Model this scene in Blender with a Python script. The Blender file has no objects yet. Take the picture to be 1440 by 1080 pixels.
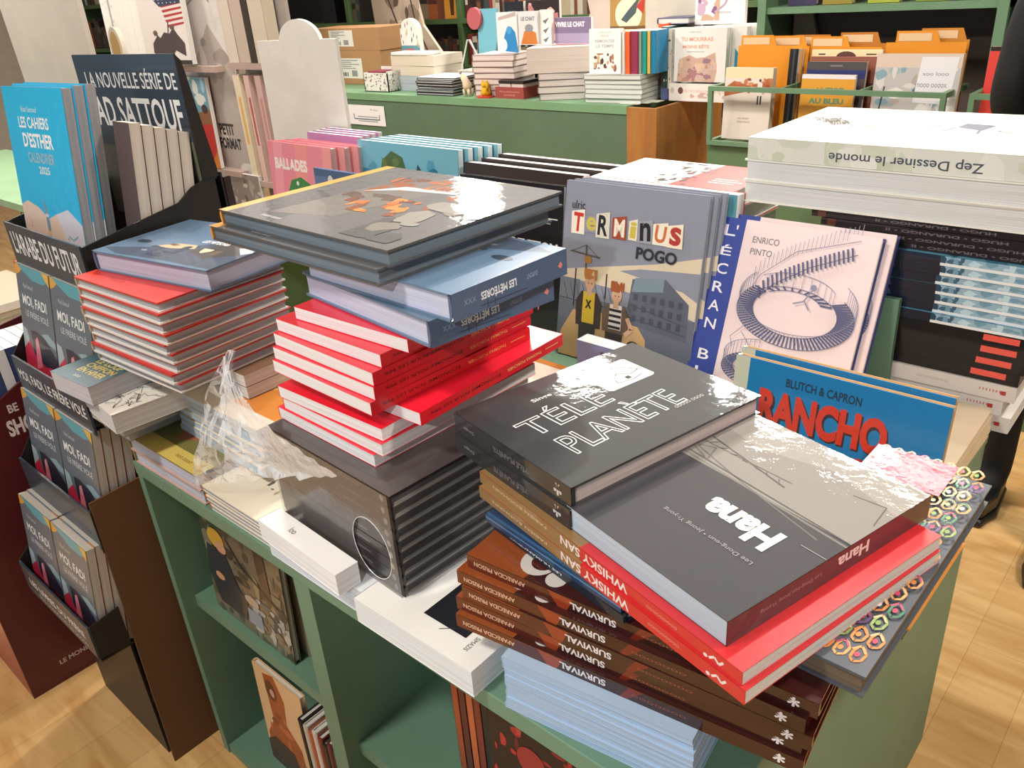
import bpy, bmesh, math, random
from mathutils import Matrix, Vector, noise
random.seed(7)
R = math.radians
SC = bpy.context.scene
COL = SC.collection

# ---------------------------------------------------------------- camera, world, lights, exposure
cam_d = bpy.data.cameras.new('camera')
cam = bpy.data.objects.new('camera', cam_d); COL.objects.link(cam)
cam_d.sensor_width = 36.0; cam_d.lens = 29.0; cam_d.clip_start = 0.02
cam.matrix_world = Matrix(((0.74872421, -0.24779025, 0.61482685, 1.40650098),
                           (0.65938486, 0.37354483, -0.65243840, -0.47297687),
                           (-0.06799752, 0.89390394, 0.44307119, 1.49407518),
                           (0, 0, 0, 1)))
SC.camera = cam

w = bpy.data.worlds.new('daylight'); SC.world = w; w.use_nodes = True
w.node_tree.nodes['Background'].inputs[0].default_value = (0.70, 0.85, 1.0, 1)
w.node_tree.nodes['Background'].inputs[1].default_value = 0.62

def aim(o, target):
    d = Vector(target) - o.location
    o.rotation_euler = d.to_track_quat('-Z', 'Y').to_euler()
def spot(name, loc, target, power, col, size=55, rad=0.06, blend=0.35):
    l = bpy.data.lights.new(name, 'SPOT'); l.energy = power; l.color = col
    l.spot_size = R(size); l.spot_blend = blend; l.shadow_soft_size = rad
    o = bpy.data.objects.new(name, l); COL.objects.link(o); o.location = loc; aim(o, target); return o
def disk(name, loc, target, power, col, size):
    l = bpy.data.lights.new(name, 'AREA'); l.shape = 'DISK'; l.size = size; l.energy = power; l.color = col
    o = bpy.data.objects.new(name, l); COL.objects.link(o); o.location = loc; aim(o, target); return o
WARM = (1.0, 0.92, 0.82); NEUT = (1.0, 0.97, 0.93)
# shop track spots: one behind the viewer that throws the crisp shadows, the others over the aisles
spot('track_spot', (2.15, -2.6, 2.85), (0.86, 0.42, 0.95), 205, NEUT, 22, 0.04, 0.5)
spot('track_spot', (-0.73, 3.70, 2.85), (0.95, 0.35, 0.95), 120, NEUT, 50, 0.035)
spot('track_spot', (-1.09, 2.37, 2.85), (0.2, 0.3, 0.9), 110, NEUT, 60, 0.035)
spot('track_spot', (0.9, 1.6, 2.85), (1.0, 1.0, 1.0), 90, NEUT, 70, 0.06)
spot('track_spot', (-2.6, 1.4, 2.85), (-1.6, 2.9, 1.0), 150, WARM, 80, 0.06)
spot('track_spot', (-0.55, 0.80, 2.88), (-0.35, -0.3, 0.0), 70, WARM, 62, 0.03)
spot('track_spot', (0.2, 1.3, 2.85), (0.3, 2.7, 1.0), 95, WARM, 80, 0.06)
for lx, ly, pw in ((-2.6, 3.9, 46), (-1.65, 3.45, 22), (-0.45, 3.85, 42), (0.12, 3.75, 42), (0.50, 3.62, 14), (-4.3, 5.3, 90), (-2.9, 0.6, 52), (-0.9, 0.9, 34), (0.3, -1.2, 46), (2.2, 1.2, 52)):
    disk('ceiling_lamp', (lx, ly, 2.93), (lx, ly, 0), pw, WARM, 0.38)

SC.view_settings.view_transform = 'Standard'; SC.view_settings.look = 'None'
SC.view_settings.gamma = 1.0; SC.view_settings.use_curve_mapping = False
SC.view_settings.exposure = 0.08

# ---------------------------------------------------------------- materials
def lin(c):
    if isinstance(c, str):
        c = c.lstrip('#'); c = tuple(int(c[i:i + 2], 16) / 255 for i in (0, 2, 4))
    return tuple(v / 12.92 if v <= 0.04045 else ((v + 0.055) / 1.055) ** 2.4 for v in c)
_M = {}
def mat(c, rough=0.45, coat=0.0, bump=0.0, kind=''):
    key = (str(c), rough, coat, bump, kind)
    if key in _M: return _M[key]
    m = bpy.data.materials.new('paint'); m.use_nodes = True
    nt = m.node_tree; b = nt.nodes['Principled BSDF']; N = nt.nodes.new; L = nt.links.new
    col = (*lin(c), 1)
    b.inputs['Base Color'].default_value = col
    b.inputs['Roughness'].default_value = rough
    b.inputs['Coat Weight'].default_value = coat
    b.inputs['Coat Roughness'].default_value = 0.035
    if coat > 0.5: b.inputs['Specular IOR Level'].default_value = 0.15; b.inputs['Roughness'].default_value = 0.55
    tc = N('ShaderNodeTexCoord')
    if kind == 'pages':          # streaks along the leaves of a page block
        mp = N('ShaderNodeMapping'); mp.inputs['Scale'].default_value = (3, 3, 900); L(tc.outputs['Object'], mp.inputs[0])
        n = N('ShaderNodeTexNoise'); n.inputs['Scale'].default_value = 1.0; n.inputs['Detail'].default_value = 3; L(mp.outputs[0], n.inputs['Vector'])
        r = N('ShaderNodeValToRGB'); r.color_ramp.elements[0].position = 0.3; r.color_ramp.elements[1].position = 0.7
        r.color_ramp.elements[0].color = (*[v * 0.72 for v in lin(c)], 1); r.color_ramp.elements[1].color = col
        L(n.outputs['Fac'], r.inputs[0]); L(r.outputs[0], b.inputs['Base Color'])
    if kind == 'board':          # painted or printed board with a faint mottle
        n = N('ShaderNodeTexNoise'); n.inputs['Scale'].default_value = 9; n.inputs['Detail'].default_value = 5; L(tc.outputs['Object'], n.inputs['Vector'])
        r = N('ShaderNodeValToRGB'); r.color_ramp.elements[0].position = 0.3; r.color_ramp.elements[1].position = 0.7
        r.color_ramp.elements[0].color = (*[v * 0.9 for v in lin(c)], 1); r.color_ramp.elements[1].color = col
        L(n.outputs['Fac'], r.inputs[0]); L(r.outputs[0], b.inputs['Base Color'])
    if bump:
        n = N('ShaderNodeTexNoise'); n.inputs['Scale'].default_value = 46; n.inputs['Detail'].default_value = 6; L(tc.outputs['Object'], n.inputs['Vector'])
        bp = N('ShaderNodeBump'); bp.inputs['Strength'].default_value = bump; bp.inputs['Distance'].default_value = 0.004
        L(n.outputs['Fac'], bp.inputs['Height'])
        L(bp.outputs[0], b.inputs['Coat Normal' if coat else 'Normal'])
    _M[key] = m; return m
def wood(c1, c2, sc=(1, 14, 14), rough=0.4, planks=None, rot=0):
    m = bpy.data.materials.new('wood'); m.use_nodes = True
    nt = m.node_tree; b = nt.nodes['Principled BSDF']; N = nt.nodes.new; L = nt.links.new
    tc = N('ShaderNodeTexCoord'); mp = N('ShaderNodeMapping'); mp.inputs['Scale'].default_value = sc; mp.inputs['Rotation'].default_value = (0, 0, rot)
    L(tc.outputs['Object'], mp.inputs[0])
    n = N('ShaderNodeTexNoise'); n.inputs['Scale'].default_value = 1.6; n.inputs['Detail'].default_value = 7; n.inputs['Distortion'].default_value = 0.8
    L(mp.outputs[0], n.inputs['Vector'])
    r = N('ShaderNodeValToRGB'); r.color_ramp.elements[0].position = 0.32; r.color_ramp.elements[1].position = 0.68
    r.color_ramp.elements[0].color = (*lin(c1), 1); r.color_ramp.elements[1].color = (*lin(c2), 1)
    L(n.outputs['Fac'], r.inputs[0]); out = r.outputs[0]
    if planks:
        m2 = N('ShaderNodeMapping'); m2.inputs['Rotation'].default_value = (0, 0, rot); L(tc.outputs['Object'], m2.inputs[0])
        bk = N('ShaderNodeTexBrick'); bk.inputs['Scale'].default_value = 1.0; bk.inputs['Brick Width'].default_value = planks[0]; bk.inputs['Row Height'].default_value = planks[1]
        bk.inputs['Mortar Size'].default_value = 0.0008; bk.inputs['Mortar Smooth'].default_value = 0.2
        bk.inputs['Color1'].default_value = (1, 1, 1, 1); bk.inputs['Color2'].default_value = (0.90, 0.87, 0.83, 1); bk.inputs['Mortar'].default_value = (0.66, 0.6, 0.52, 1)
        L(m2.outputs[0], bk.inputs['Vector'])
        mx = N('ShaderNodeMix'); mx.data_type = 'RGBA'; mx.blend_type = 'MULTIPLY'; mx.inputs[0].default_value = 1.0
        L(out, mx.inputs[6]); L(bk.outputs['Color'], mx.inputs[7]); out = mx.outputs[2]
    L(out, b.inputs['Base Color']); b.inputs['Roughness'].default_value = rough
    return m
def film(alpha, tint='#ffffff', rough=0.12, milky=True, bump=0.5, gain=0.75):
    m = bpy.data.materials.new('clear_film'); m.use_nodes = True
    nt = m.node_tree; nt.nodes.clear(); N = nt.nodes.new; L = nt.links.new
    o = N('ShaderNodeOutputMaterial'); t = N('ShaderNodeBsdfTransparent'); g = N('ShaderNodeBsdfPrincipled')
    if not milky: g.inputs['Metallic'].default_value = 1.0
    g.inputs['Base Color'].default_value = (*lin(tint), 1); g.inputs['Roughness'].default_value = rough; g.inputs['Specular IOR Level'].default_value = 0.8
    g.inputs['Coat Weight'].default_value = 1.0; g.inputs['Coat Roughness'].default_value = 0.05
    mx = N('ShaderNodeMixShader'); fr = N('ShaderNodeFresnel'); fr.inputs['IOR'].default_value = 1.45
    ma = N('ShaderNodeMath'); ma.operation = 'MULTIPLY_ADD'; ma.inputs[1].default_value = (1 - alpha) * gain; ma.inputs[2].default_value = alpha; ma.use_clamp = True
    tc = N('ShaderNodeTexCoord'); n = N('ShaderNodeTexNoise'); n.inputs['Scale'].default_value = 30; n.inputs['Detail'].default_value = 5
    L(tc.outputs['Object'], n.inputs['Vector']); bp = N('ShaderNodeBump'); bp.inputs['Strength'].default_value = bump; bp.inputs['Distance'].default_value = 0.006
    L(n.outputs['Fac'], bp.inputs['Height']); L(bp.outputs[0], g.inputs['Normal']); L(bp.outputs[0], g.inputs['Coat Normal']); L(bp.outputs[0], fr.inputs['Normal'])
    L(fr.outputs[0], ma.inputs[0]); L(ma.outputs[0], mx.inputs[0]); L(t.outputs[0], mx.inputs[1]); L(g.outputs[0], mx.inputs[2]); L(mx.outputs[0], o.inputs[0])
    return m
GREEN = mat('#678b75', 0.5, kind='board')
GREEN_D = mat('#5f8a68', 0.5, kind='board')

# ---------------------------------------------------------------- mesh helpers
class MB:
    """collects shapes into one mesh with one slot per material"""
    def __init__(s): s.v = []; s.f = []; s.mi = []; s.ms = []
    def slot(s, m):
        if m not in s.ms: s.ms.append(m)
        return s.ms.index(m)
    def poly(s, pts, m):
        b = len(s.v); s.v += [tuple(p) for p in pts]; s.f.append(tuple(range(b, b + len(pts)))); s.mi.append(s.slot(m))
    def box(s, x0, y0, z0, x1, y1, z1, m, M=None):
        b = len(s.v)
        P = [(x0, y0, z0), (x1, y0, z0), (x1, y1, z0), (x0, y1, z0), (x0, y0, z1), (x1, y0, z1), (x1, y1, z1), (x0, y1, z1)]
        if M is not None: P = [tuple(M @ Vector(p)) for p in P]
        s.v += P; k = s.slot(m)
        for q in ((3, 2, 1, 0), (4, 5, 6, 7), (0, 1, 5, 4), (1, 2, 6, 5), (2, 3, 7, 6), (3, 0, 4, 7)):
            s.f.append(tuple(b + i for i in q)); s.mi.append(k)
    def prism(s, pts, z0, z1, m, f=lambda x, y, z: (x, y, z)):
        n = len(pts); b = len(s.v)
        s.v += [f(x, y, z0) for x, y in pts] + [f(x, y, z1) for x, y in pts]; k = s.slot(m)
        s.f.append(tuple(b + i for i in range(n - 1, -1, -1))); s.f.append(tuple(b + n + i for i in range(n)))
        s.mi += [k, k]
        for i in range(n):
            j = (i + 1) % n; s.f.append((b + i, b + j, b + n + j, b + n + i)); s.mi.append(k)
    def tube(s, pts, r, m, n=8):
        pts = [Vector(p) for p in pts]; b = len(s.v); k = s.slot(m)
        for i, p in enumerate(pts):
            d = (pts[min(i + 1, len(pts) - 1)] - pts[max(i - 1, 0)]).normalized()
            a = d.orthogonal().normalized(); c = d.cross(a)
            rr = r[i] if isinstance(r, (list, tuple)) else r
            for j in range(n):
                t = 2 * math.pi * j / n; s.v.append(tuple(p + (a * math.cos(t) + c * math.sin(t)) * rr))
        for i in range(len(pts) - 1):
            for j in range(n):
                q = (j + 1) % n
                s.f.append((b + i * n + j, b + i * n + q, b + (i + 1) * n + q, b + (i + 1) * n + j)); s.mi.append(k)
        s.f.append(tuple(b + j for j in range(n - 1, -1, -1))); s.f.append(tuple(b + (len(pts) - 1) * n + j for j in range(n))); s.mi += [k, k]
    def build(s, name, parent=None, smooth=False, bevel=0):
        me = bpy.data.meshes.new(name); me.from_pydata(s.v, [], s.f)
        for m in s.ms: me.materials.append(m)
        me.polygons.foreach_set('material_index', s.mi)
        if smooth: me.polygons.foreach_set('use_smooth', [True] * len(me.polygons))
        me.update()
        o = bpy.data.objects.new(name, me); COL.objects.link(o)
        if parent is not None: o.parent = parent
        if bevel:
            bv = o.modifiers.new('bevel', 'BEVEL'); bv.width = bevel; bv.segments = 2; bv.limit_method = 'ANGLE'
        return o
def tag(o, label, cat, group=None, kind=None):
    o['label'] = label; o['category'] = cat
    if group: o['group'] = group
    if kind: o['kind'] = kind
    return o
def structure(o, label=None):
    o['kind'] = 'structure'
    if label: o['label'] = label
    return o
def empty(name, M=None):
    o = bpy.data.objects.new(name, None); o.empty_display_size = 0.05; COL.objects.link(o)
    if M is not None: o.matrix_world = M
    return o

# lettering: every string becomes flat polygons fitted to a rectangle
_T = {}
def text_polys(s, bold=0.0, outline=0.0):
    key = (s, bold, outline)
    if key in _T: return _T[key]
    cu = bpy.data.curves.new('lettering', 'FONT'); cu.body = s; cu.size = 1; cu.offset = bold; cu.resolution_u = 3
    if outline:
        cu.fill_mode = 'NONE'; cu.bevel_depth = outline; cu.bevel_resolution = 0
    o = bpy.data.objects.new('lettering', cu); COL.objects.link(o)
    dg = bpy.context.evaluated_depsgraph_get()
    me = bpy.data.meshes.new_from_object(o.evaluated_get(dg))
    P = [[tuple(me.vertices[i].co[:2]) for i in p.vertices] for p in me.polygons if not outline or p.center.z > outline * 0.2]
    bpy.data.objects.remove(o); bpy.data.curves.remove(cu); bpy.data.meshes.remove(me)
    xs = [x for q in P for x, y in q]; ys = [y for q in P for x, y in q]
    if not xs: P, xs, ys = [], [0, 1], [0, 1]
    x0, x1, y0, y1 = min(xs), max(xs), min(ys), max(ys)
    P = [[((x - x0) / (x1 - x0) - 0.5, (y - y0) / (y1 - y0) - 0.5) for x, y in q] for q in P]
    _T[key] = P; return P
def ellipse(cx, cy, rx, ry, n=20, a0=0, a1=360):
    return [(cx + rx * math.cos(R(a0 + (a1 - a0) * i / n)), cy + ry * math.sin(R(a0 + (a1 - a0) * i / n))) for i in range(n if a1 - a0 == 360 else n + 1)]
def art(mb, items, fw, fh, place, style, face_off=0.00025):
    """draws flat shapes in 0..1 face coordinates; place(x_metres, y_metres, lift) gives the 3D point"""
    lift = face_off
    for it in items:
        k = it[0]; lift += 0.00003
        if k == 'p': polys, c = [it[1]], it[2]
        elif k == 'r': x0, y0, x1, y1 = it[1]; polys, c = [[(x0, y0), (x1, y0), (x1, y1), (x0, y1)]], it[2]
        elif k == 'e': polys, c = [ellipse(*it[1])], it[2]
        elif k == 'l':                                   # polyline with a width (fraction of the face width)
            pts, wd, c = it[1], it[2], it[3]; polys = []
            for (ax, ay), (bx, by) in zip(pts, pts[1:]):
                dx, dy = (bx - ax) * fw, (by - ay) * fh; L = math.hypot(dx, dy) or 1; ox, oy = -dy / L * wd * 0.5, dx / L * wd * 0.5
                ox, oy = ox, oy * fw / fh
                polys.append([(ax + ox, ay + oy), (bx + ox, by + oy), (bx - ox, by - oy), (ax - ox, ay - oy)])
        elif k == 't':                                   # ('t', string, cx, cy, w, h, colour, rot, bold, outline)
            s_, cx, cy, tw, th, c = it[1:7]; rot = R(it[7]) if len(it) > 7 else 0
            bold = it[8] if len(it) > 8 else 0; outl = it[9] if len(it) > 9 else 0
            if abs(math.sin(rot)) > 0.9: W_, H_ = tw * fh, th * fw
            else: W_, H_ = tw * fw, th * fh
            cr, sr = math.cos(rot), math.sin(rot)
            polys = [[(cx + (x * W_ * cr - y * H_ * sr) / fw, cy + (x * W_ * sr + y * H_ * cr) / fh) for x, y in q] for q in text_polys(s_, bold, outl)]
        elif k == 'b':                                   # irregular blots: seed, n, box, colours, size
            rr = random.Random(it[1]); x0, y0, x1, y1 = it[3]; 
            for _ in range(it[2]):
                cx, cy = rr.uniform(x0, x1), rr.uniform(y0, y1); s_ = it[5] * rr.uniform(0.4, 1.2); st = rr.uniform(0.5, 1.6)
                q = [(cx + s_ * st * rr.uniform(0.6, 1.1) * math.cos(t * 0.7), cy + s_ / st * rr.uniform(0.6, 1.1) * math.sin(t * 0.7) * fw / fh) for t in range(9)]
                q = [(min(max(x, x0), x1), min(max(y, y0), y1)) for x, y in q]
                lift += 0.000008; m = style(rr.choice(it[4]))
                mb.poly([place(x * fw, y * fh, lift) for x, y in q], m)
            continue
        m = style(c)
        for q in polys: mb.poly([place(x * fw, y * fh, lift) for x, y in q], m)

# ---------------------------------------------------------------- books
def flat(x, y, z, a, tilt=0):
    return Matrix.Translation((x, y, z)) @ Matrix.Rotation(R(a), 4, 'Z') @ Matrix.Rotation(R(tilt), 4, 'X')
def stand(x, y, z, a=0, lean=0, T=0):
    """front cover's lower left corner at x, y, z; front faces -y when a is 0"""
    return Matrix.Translation((x, y, z + T * math.sin(R(lean)))) @ Matrix.Rotation(R(a), 4, 'Z') @ Matrix.Rotation(R(90 - lean), 4, 'X') @ Matrix.Translation((0, 0, -T))
def shelved(x, y, z, a=0):
    """upright with the spine facing -y; x is the left edge of the spine"""
    return Matrix.Translation((x, y, z)) @ Matrix.Rotation(R(a), 4, 'Z') @ Matrix(((0, 0, 1, 0), (1, 0, 0, 0), (0, 1, 0, 0), (0, 0, 0, 1)))
CREAM = '#d9d2c4'; WHITEP = '#e6e4e0'
def book(name, label, cat, W, H, T, M, cover='#444444', pages=WHITEP, hard=True, front=(), spine=(), back=None, spinec=None,
         rough=0.35, coat=0.0, bump=0.0, group=None, edge=None, bt=None, ov=0.0035):
    root = empty(name, M); tag(root, label, cat, group)
    st = lambda c: mat(c, rough, coat, bump)
    cm, bm_, sm = st(cover), st(back or cover), st(spinec or cover)
    mb = MB()
    if hard:
        bt = bt or min(0.0026, T * 0.16)
        mb.box(0.004, 0, T - bt, W, H, T, cm); mb.box(0.004, 0, 0, W, H, bt, bm_)
        n = 6; prof = [(0.0045 - 0.0045 * math.sin(math.pi * i / n) ** 0.5, T * i / n) for i in range(n + 1)]
        pts = prof + [(0.0055, T - bt), (0.0055, bt)]
        mb.prism([(x, z) for x, z in pts], 0, H, sm, lambda x, z, y: (x, y, z))
        pz0, pz1, pu, pv = bt, T - bt, W - ov, ov
    else:
        bt = 0.0005; mb.box(0, 0, T - bt, W, H, T, cm); mb.box(0, 0, 0, W, H, bt, bm_); mb.box(0, 0, 0, 0.0007, H, T, sm)
        pz0, pz1, pu, pv = bt, T - bt, W - 0.0004, 0.0004
    art(mb, front, W, H, lambda x, y, l: (x, y, T + l), st)
    art(mb, spine, H, T, lambda s, t, l: (-l, s, T - t), st)
    mb.build('cover', root)
    pb = MB(); pb.box(0.003 if hard else 0.0007, pv, pz0, pu, H - pv, pz1, mat(pages, 0.8, kind='pages')); pb.build('page_block', root)
    return root
def dup(root, M, label=None, group=None):
    r = root.copy(); COL.objects.link(r); r.matrix_world = M
    if label: r['label'] = label
    if group: r['group'] = group
    for ch in list(root.children):
        c = ch.copy(); COL.objects.link(c); c.parent = r
        for g in list(ch.children):
            d = g.copy(); COL.objects.link(d); d.parent = c
    return r
ORD = ['topmost', 'second', 'third', 'fourth', 'fifth', 'sixth', 'seventh', 'eighth', 'ninth', 'tenth', 'eleventh', 'twelfth']
NUM = ['zero', 'one', 'two', 'three', 'four', 'five', 'six', 'seven', 'eight', 'nine', 'ten', 'eleven', 'twelve']
def pile(n, T, z, place, make, what, group, jit=0.004, jang=1.2, seed=1):
    """n alike books from z upward; what has {} for the rank from the top; the first is built, the others copied"""
    rr = random.Random(seed); out = []
    for i in range(n):
        x, y, a = place(i) if callable(place) else place
        M = flat(x + rr.uniform(-jit, jit), y + rr.uniform(-jit, jit), z + i * T, a + rr.uniform(-jang, jang))
        lab = what.format('bottom' if i == 0 else ORD[n - 1 - i] if n - 1 - i == 0 else ORD[n - 1 - i] + ' from top')
        if i == 0:
            first = make(M, lab)
            if group: first['group'] = group
            out.append(first)
        else: out.append(dup(first, M, lab, group))
    return out

# ================================================================ the room
FLOOR = wood('#c99a60', '#e4bd84', (2.0, 14, 1), 0.30, planks=(1.3, 0.13), rot=R(90))
m = MB(); m.box(-7, -4, -0.03, 5, 6, 0, FLOOR); structure(m.build('floor'))
m = MB(); m.box(-7, -4, 3.0, 5, 6, 3.06, mat('#d8d4cc', 0.8, kind='board')); structure(m.build('ceiling'))
m = MB(); m.box(-7, 5.9, 0, 5, 6, 3.0, mat('#8a8078', 0.7, kind='board')); structure(m.build('wall_back'))
m = MB(); m.box(-7.1, -4, 0, -7, 6, 3.0, mat('#b8b0a4', 0.7, kind='board')); structure(m.build('wall_left'))
m = MB(); m.box(5, -4, 0, 5.1, 6, 3.0, mat('#b8b0a4', 0.7, kind='board')); structure(m.build('wall_right'))

# ---------------------------------------------------------------- the green display table in front
t = empty('display_table', Matrix.Translation((0, 0, 0)))
tag(t, 'green painted display table with open cubbies, loaded with stacked books', 'table')
m = MB(); m.box(-0.002, 0.0, 0.722, 1.172, 0.95, 0.75, GREEN); m.build('tabletop', t, bevel=0.0015)
m = MB(); m.box(0, 0.001, 0, 0.02, 0.95, 0.722, GREEN); m.build('side_panel', t)
m = MB(); m.box(1.15, 0.001, 0, 1.17, 0.95, 0.722, GREEN); m.build('side_panel', t)
m = MB(); m.box(0.487, 0.001, 0.022, 0.526, 0.40, 0.722, GREEN); m.build('divider', t)
m = MB(); m.box(0.02, 0.40, 0, 1.15, 0.415, 0.722, GREEN); m.build('back_panel', t)
m = MB(); m.box(0.02, 0.004, 0.0, 1.15, 0.40, 0.022, GREEN); m.build('bottom_board', t)
m = MB(); m.box(0.02, 0.028, 0.400, 0.487, 0.40, 0.427, GREEN); m.build('shelf', t)
m = MB(); m.box(0.526, 0.028, 0.352, 1.15, 0.40, 0.378, GREEN); m.build('shelf', t)

# upright board the leaning albums rest against
m = MB(); m.box(0.66, 0.924, 0.7505, 1.004, 0.938, 0.957, GREEN)
tag(m.build('backboard', bevel=0.001), 'upright green board behind the leaning white album with staircase drawing', 'board')

# second table behind
t = empty('low_table', Matrix.Translation((-0.15, 1.3, 0)))
tag(t, 'long green table behind the front table, under the rows of standing albums', 'table')
I = Matrix.Translation((0.15, -1.3, 0))
m = MB(); m.box(-1.26, 0.972, 0.722, 1.02, 1.62, 0.75, GREEN_D, I); m.build('tabletop', t)
for x in (-1.24, 0.98):
    m = MB(); m.box(x, 0.99, 0, x + 0.02, 1.6, 0.722, GREEN_D, I); m.build('side_panel', t)

# ================================================================ books in the cubbies
A = [('r', (0, 0, 1, 1), '#6f6654'), ('r', (0, 0.55, 0.3, 1), '#3b4a3a'), ('b', 3, 90, (0, 0, 1, 1), ['#8d8369', '#4d4a3c', '#2d3330', '#77735f', '#5a4a3a', '#39434a', '#3a382c'], 0.06),
     ('b', 8, 40, (0.55, 0.0, 1, 0.45), ['#9aa3a4', '#7a7464', '#b3b4ac', '#5f6058'], 0.05), ('p', [(0.72, 0.5), (0.84, 0.52), (0.82, 1.0), (0.7, 1.0)], '#4a3a34'),
     ('e', (0.2, 0.83, 0.11, 0.10), '#c9a23a'), ('e', (0.25, 0.76, 0.07, 0.06), '#c99a7a'), ('p', [(0.05, 0.72), (0.3, 0.7), (0.42, 0.4), (0.5, 0.34), (0.44, 0.1), (0.1, 0.12), (0.0, 0.4)], '#26303a'),
     ('e', (0.16, 0.42, 0.06, 0.04), '#c99a7a'), ('e', (0.56, 0.38, 0.09, 0.05), '#b0a08c'), ('r', (0.48, 0.12, 0.66, 0.28), '#7d93a8'), ('l', [(0.34, 0.9), (0.5, 0.7), (0.9, 0.5)], 0.02, '#2a2a22')]
book('comic_album', 'painted comic with a blond boy in a wood on the upper left cubby shelf', 'book', 0.26, 0.215, 0.012, stand(0.085, 0.042, 0.4275, 0, 3, 0.012), '#6f6654', front=A, rough=0.3, coat=0.4)
book('comic_album', 'pale comic standing hidden behind the blond boy comic in the cubby', 'book', 0.255, 0.21, 0.012, stand(0.095, 0.07, 0.4275, 0, 3, 0.012), '#b9ae98', front=[('r', (0, 0, 1, 1), '#a59a84')])
A = [('r', (0, 0, 1, 1), '#e0b98a'), ('p', [(0.2, 0.95), (0.45, 1.0), (0.6, 0.8), (0.55, 0.55), (0.8, 0.4), (0.86, 0.0), (0.0, 0.0), (0.05, 0.3), (0.25, 0.5)], '#a4552c'),
     ('e', (0.33, 0.82, 0.12, 0.10), '#6a3a24'), ('e', (0.35, 0.8, 0.05, 0.04), '#c9a08a'), ('b', 5, 14, (0.05, 0.05, 0.8, 0.6), ['#c46a34', '#8a3f22', '#6a3424', '#b8693a'], 0.10), ('p', [(0, 0), (0.75, 0), (0.6, 0.28), (0.2, 0.3), (0, 0.2)], '#4a332a'),
     ('t', 'LX', 0.84, 0.2, 0.14, 0.1, '#2a2220')]
book('comic_album', 'peach comic with a rust orange figure in the lower left cubby', 'book', 0.165, 0.27, 0.012, stand(0.125, 0.05, 0.0225, 0, 2, 0.012), '#e0b98a', front=A, rough=0.35)
cs = ['#1d1d20', '#c9c2b4', '#b5613a', '#d8d2c8', '#8a3a30', '#2c2a2c', '#6a2f38', '#202024']
for i, c in enumerate(cs):
    book('comic_album', 'thin %s comic spine, %s from left in lower left cubby row' % (['black', 'cream', 'orange', 'white', 'brick red', 'charcoal', 'plum', 'black'][i], ['first', 'second', 'third', 'fourth', 'fifth', 'sixth', 'seventh', 'eighth'][i]), 'book', 0.2, 0.24 - 0.006 * (i % 3), 0.0135,
         shelved(0.297 + i * 0.0150, 0.040, 0.0225), c, spinec=c, group='spines in the lower left cubby')
A = [('r', (0, 0, 1, 1), '#1e1418'), ('b', 11, 70, (0, 0, 1, 0.98), ['#8a1f24', '#a82a2c', '#5a1a22', '#3a1a24', '#b5473c'], 0.035), ('e', (0.3, 0.75, 0.10, 0.12), '#8f2a2c')]
book('comic_album', 'dark comic with red blotches standing in right cubby', 'book', 0.26, 0.215, 0.012, stand(0.79, 0.075, 0.3785, 0, 2, 0.012), '#2a161b', front=A, rough=0.35)
for i, c in enumerate(['#9a4a2a', '#5a2a22', '#b8623a', '#7a3426', '#22201f', '#a0522d']):
    book('paperback_book', 'small %s spine, %s from left in right cubby' % (['orange', 'brown', 'orange', 'rust', 'black', 'orange'][i], ['first', 'second', 'third', 'fourth', 'fifth', 'sixth'][i]), 'book', 0.11, 0.20, 0.0135,
         shelved(0.694 + i * 0.0155, 0.10, 0.3785), c, hard=False, group='small spines in right cubby')

# ================================================================ stacks along the front edge of the table, left to right
PB = '#dfe3ea'
# ---- small books at the left end
OL = [('r', (0, 0, 1, 1), '#7d7744'), ('r', (0, 0, 1, 0.10), '#d8c268'), ('p', [(0.0, 0.55), (0.3, 0.5), (0.9, 0.35), (0.95, 0.4), (0.4, 0.6), (0.0, 0.7)], '#5f5a34'), ('p', [(0.55, 0.42), (0.7, 0.36), (0.86, 0.5), (0.8, 0.6), (0.62, 0.55)], '#3f4a44'),
      ('p', [(0.35, 0.2), (0.6, 0.3), (0.95, 0.28), (0.9, 0.22), (0.6, 0.2), (0.42, 0.14)], '#a0623c'), ('l', [(0.1, 0.62), (0.5, 0.5)], 0.02, '#35331f'), ('t', 'ooo oooo', 0.72, 0.05, 0.2, 0.02, '#8a6a2c')]
for i, (lab, dx) in enumerate([('lower olive and yellow album at left end of table, daylight-tinted pages', 0), ('upper olive and yellow album with painted cover at left end of table', 0.004)]):
    book('comic_album', lab, 'book', 0.242, 0.33, 0.0302, flat(0.006 + dx, 0.002 - dx, 0.7505 + i * 0.0304, 0.5), '#7d7744', pages='#c3cade', front=OL, back='#c9a79a', edge=None, group='olive and yellow albums')  # bluish cast of the daylight sits in the page colour
book('paperback_book', 'thick yellow-green paperback lying on olive album, overhanging table corner', 'book', 0.10, 0.19, 0.0235, flat(-0.052, -0.012, 0.8115, 1), '#8a8a4a', pages='#c8c9c4', hard=False)
book('paperback_book', 'grey paperback in the small pile at left end, under teal one', 'book', 0.125, 0.19, 0.0235, flat(-0.052, -0.026, 0.8355, 0), '#6f6a66', pages='#c8c9c4', hard=False)
book('paperback_book', 'thin teal paperback in the small pile beneath line-drawing book', 'book', 0.15, 0.18, 0.0145, flat(-0.052, -0.030, 0.8595, 0), '#2c6a78', pages='#b9c3c9', hard=False)
LD = [('r', (0, 0, 1, 1), '#e8e6e0')]
rr = random.Random(4)
for _ in range(70):
    x, y = rr.uniform(0.05, 0.9), rr.uniform(0.05, 0.95); LD.append(('l', [(x, y), (x + rr.uniform(-0.12, 0.12), y + rr.uniform(-0.08, 0.08)), (x + rr.uniform(-0.16, 0.16), y + rr.uniform(-0.1, 0.1))], 0.008, '#34363a'))
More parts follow.
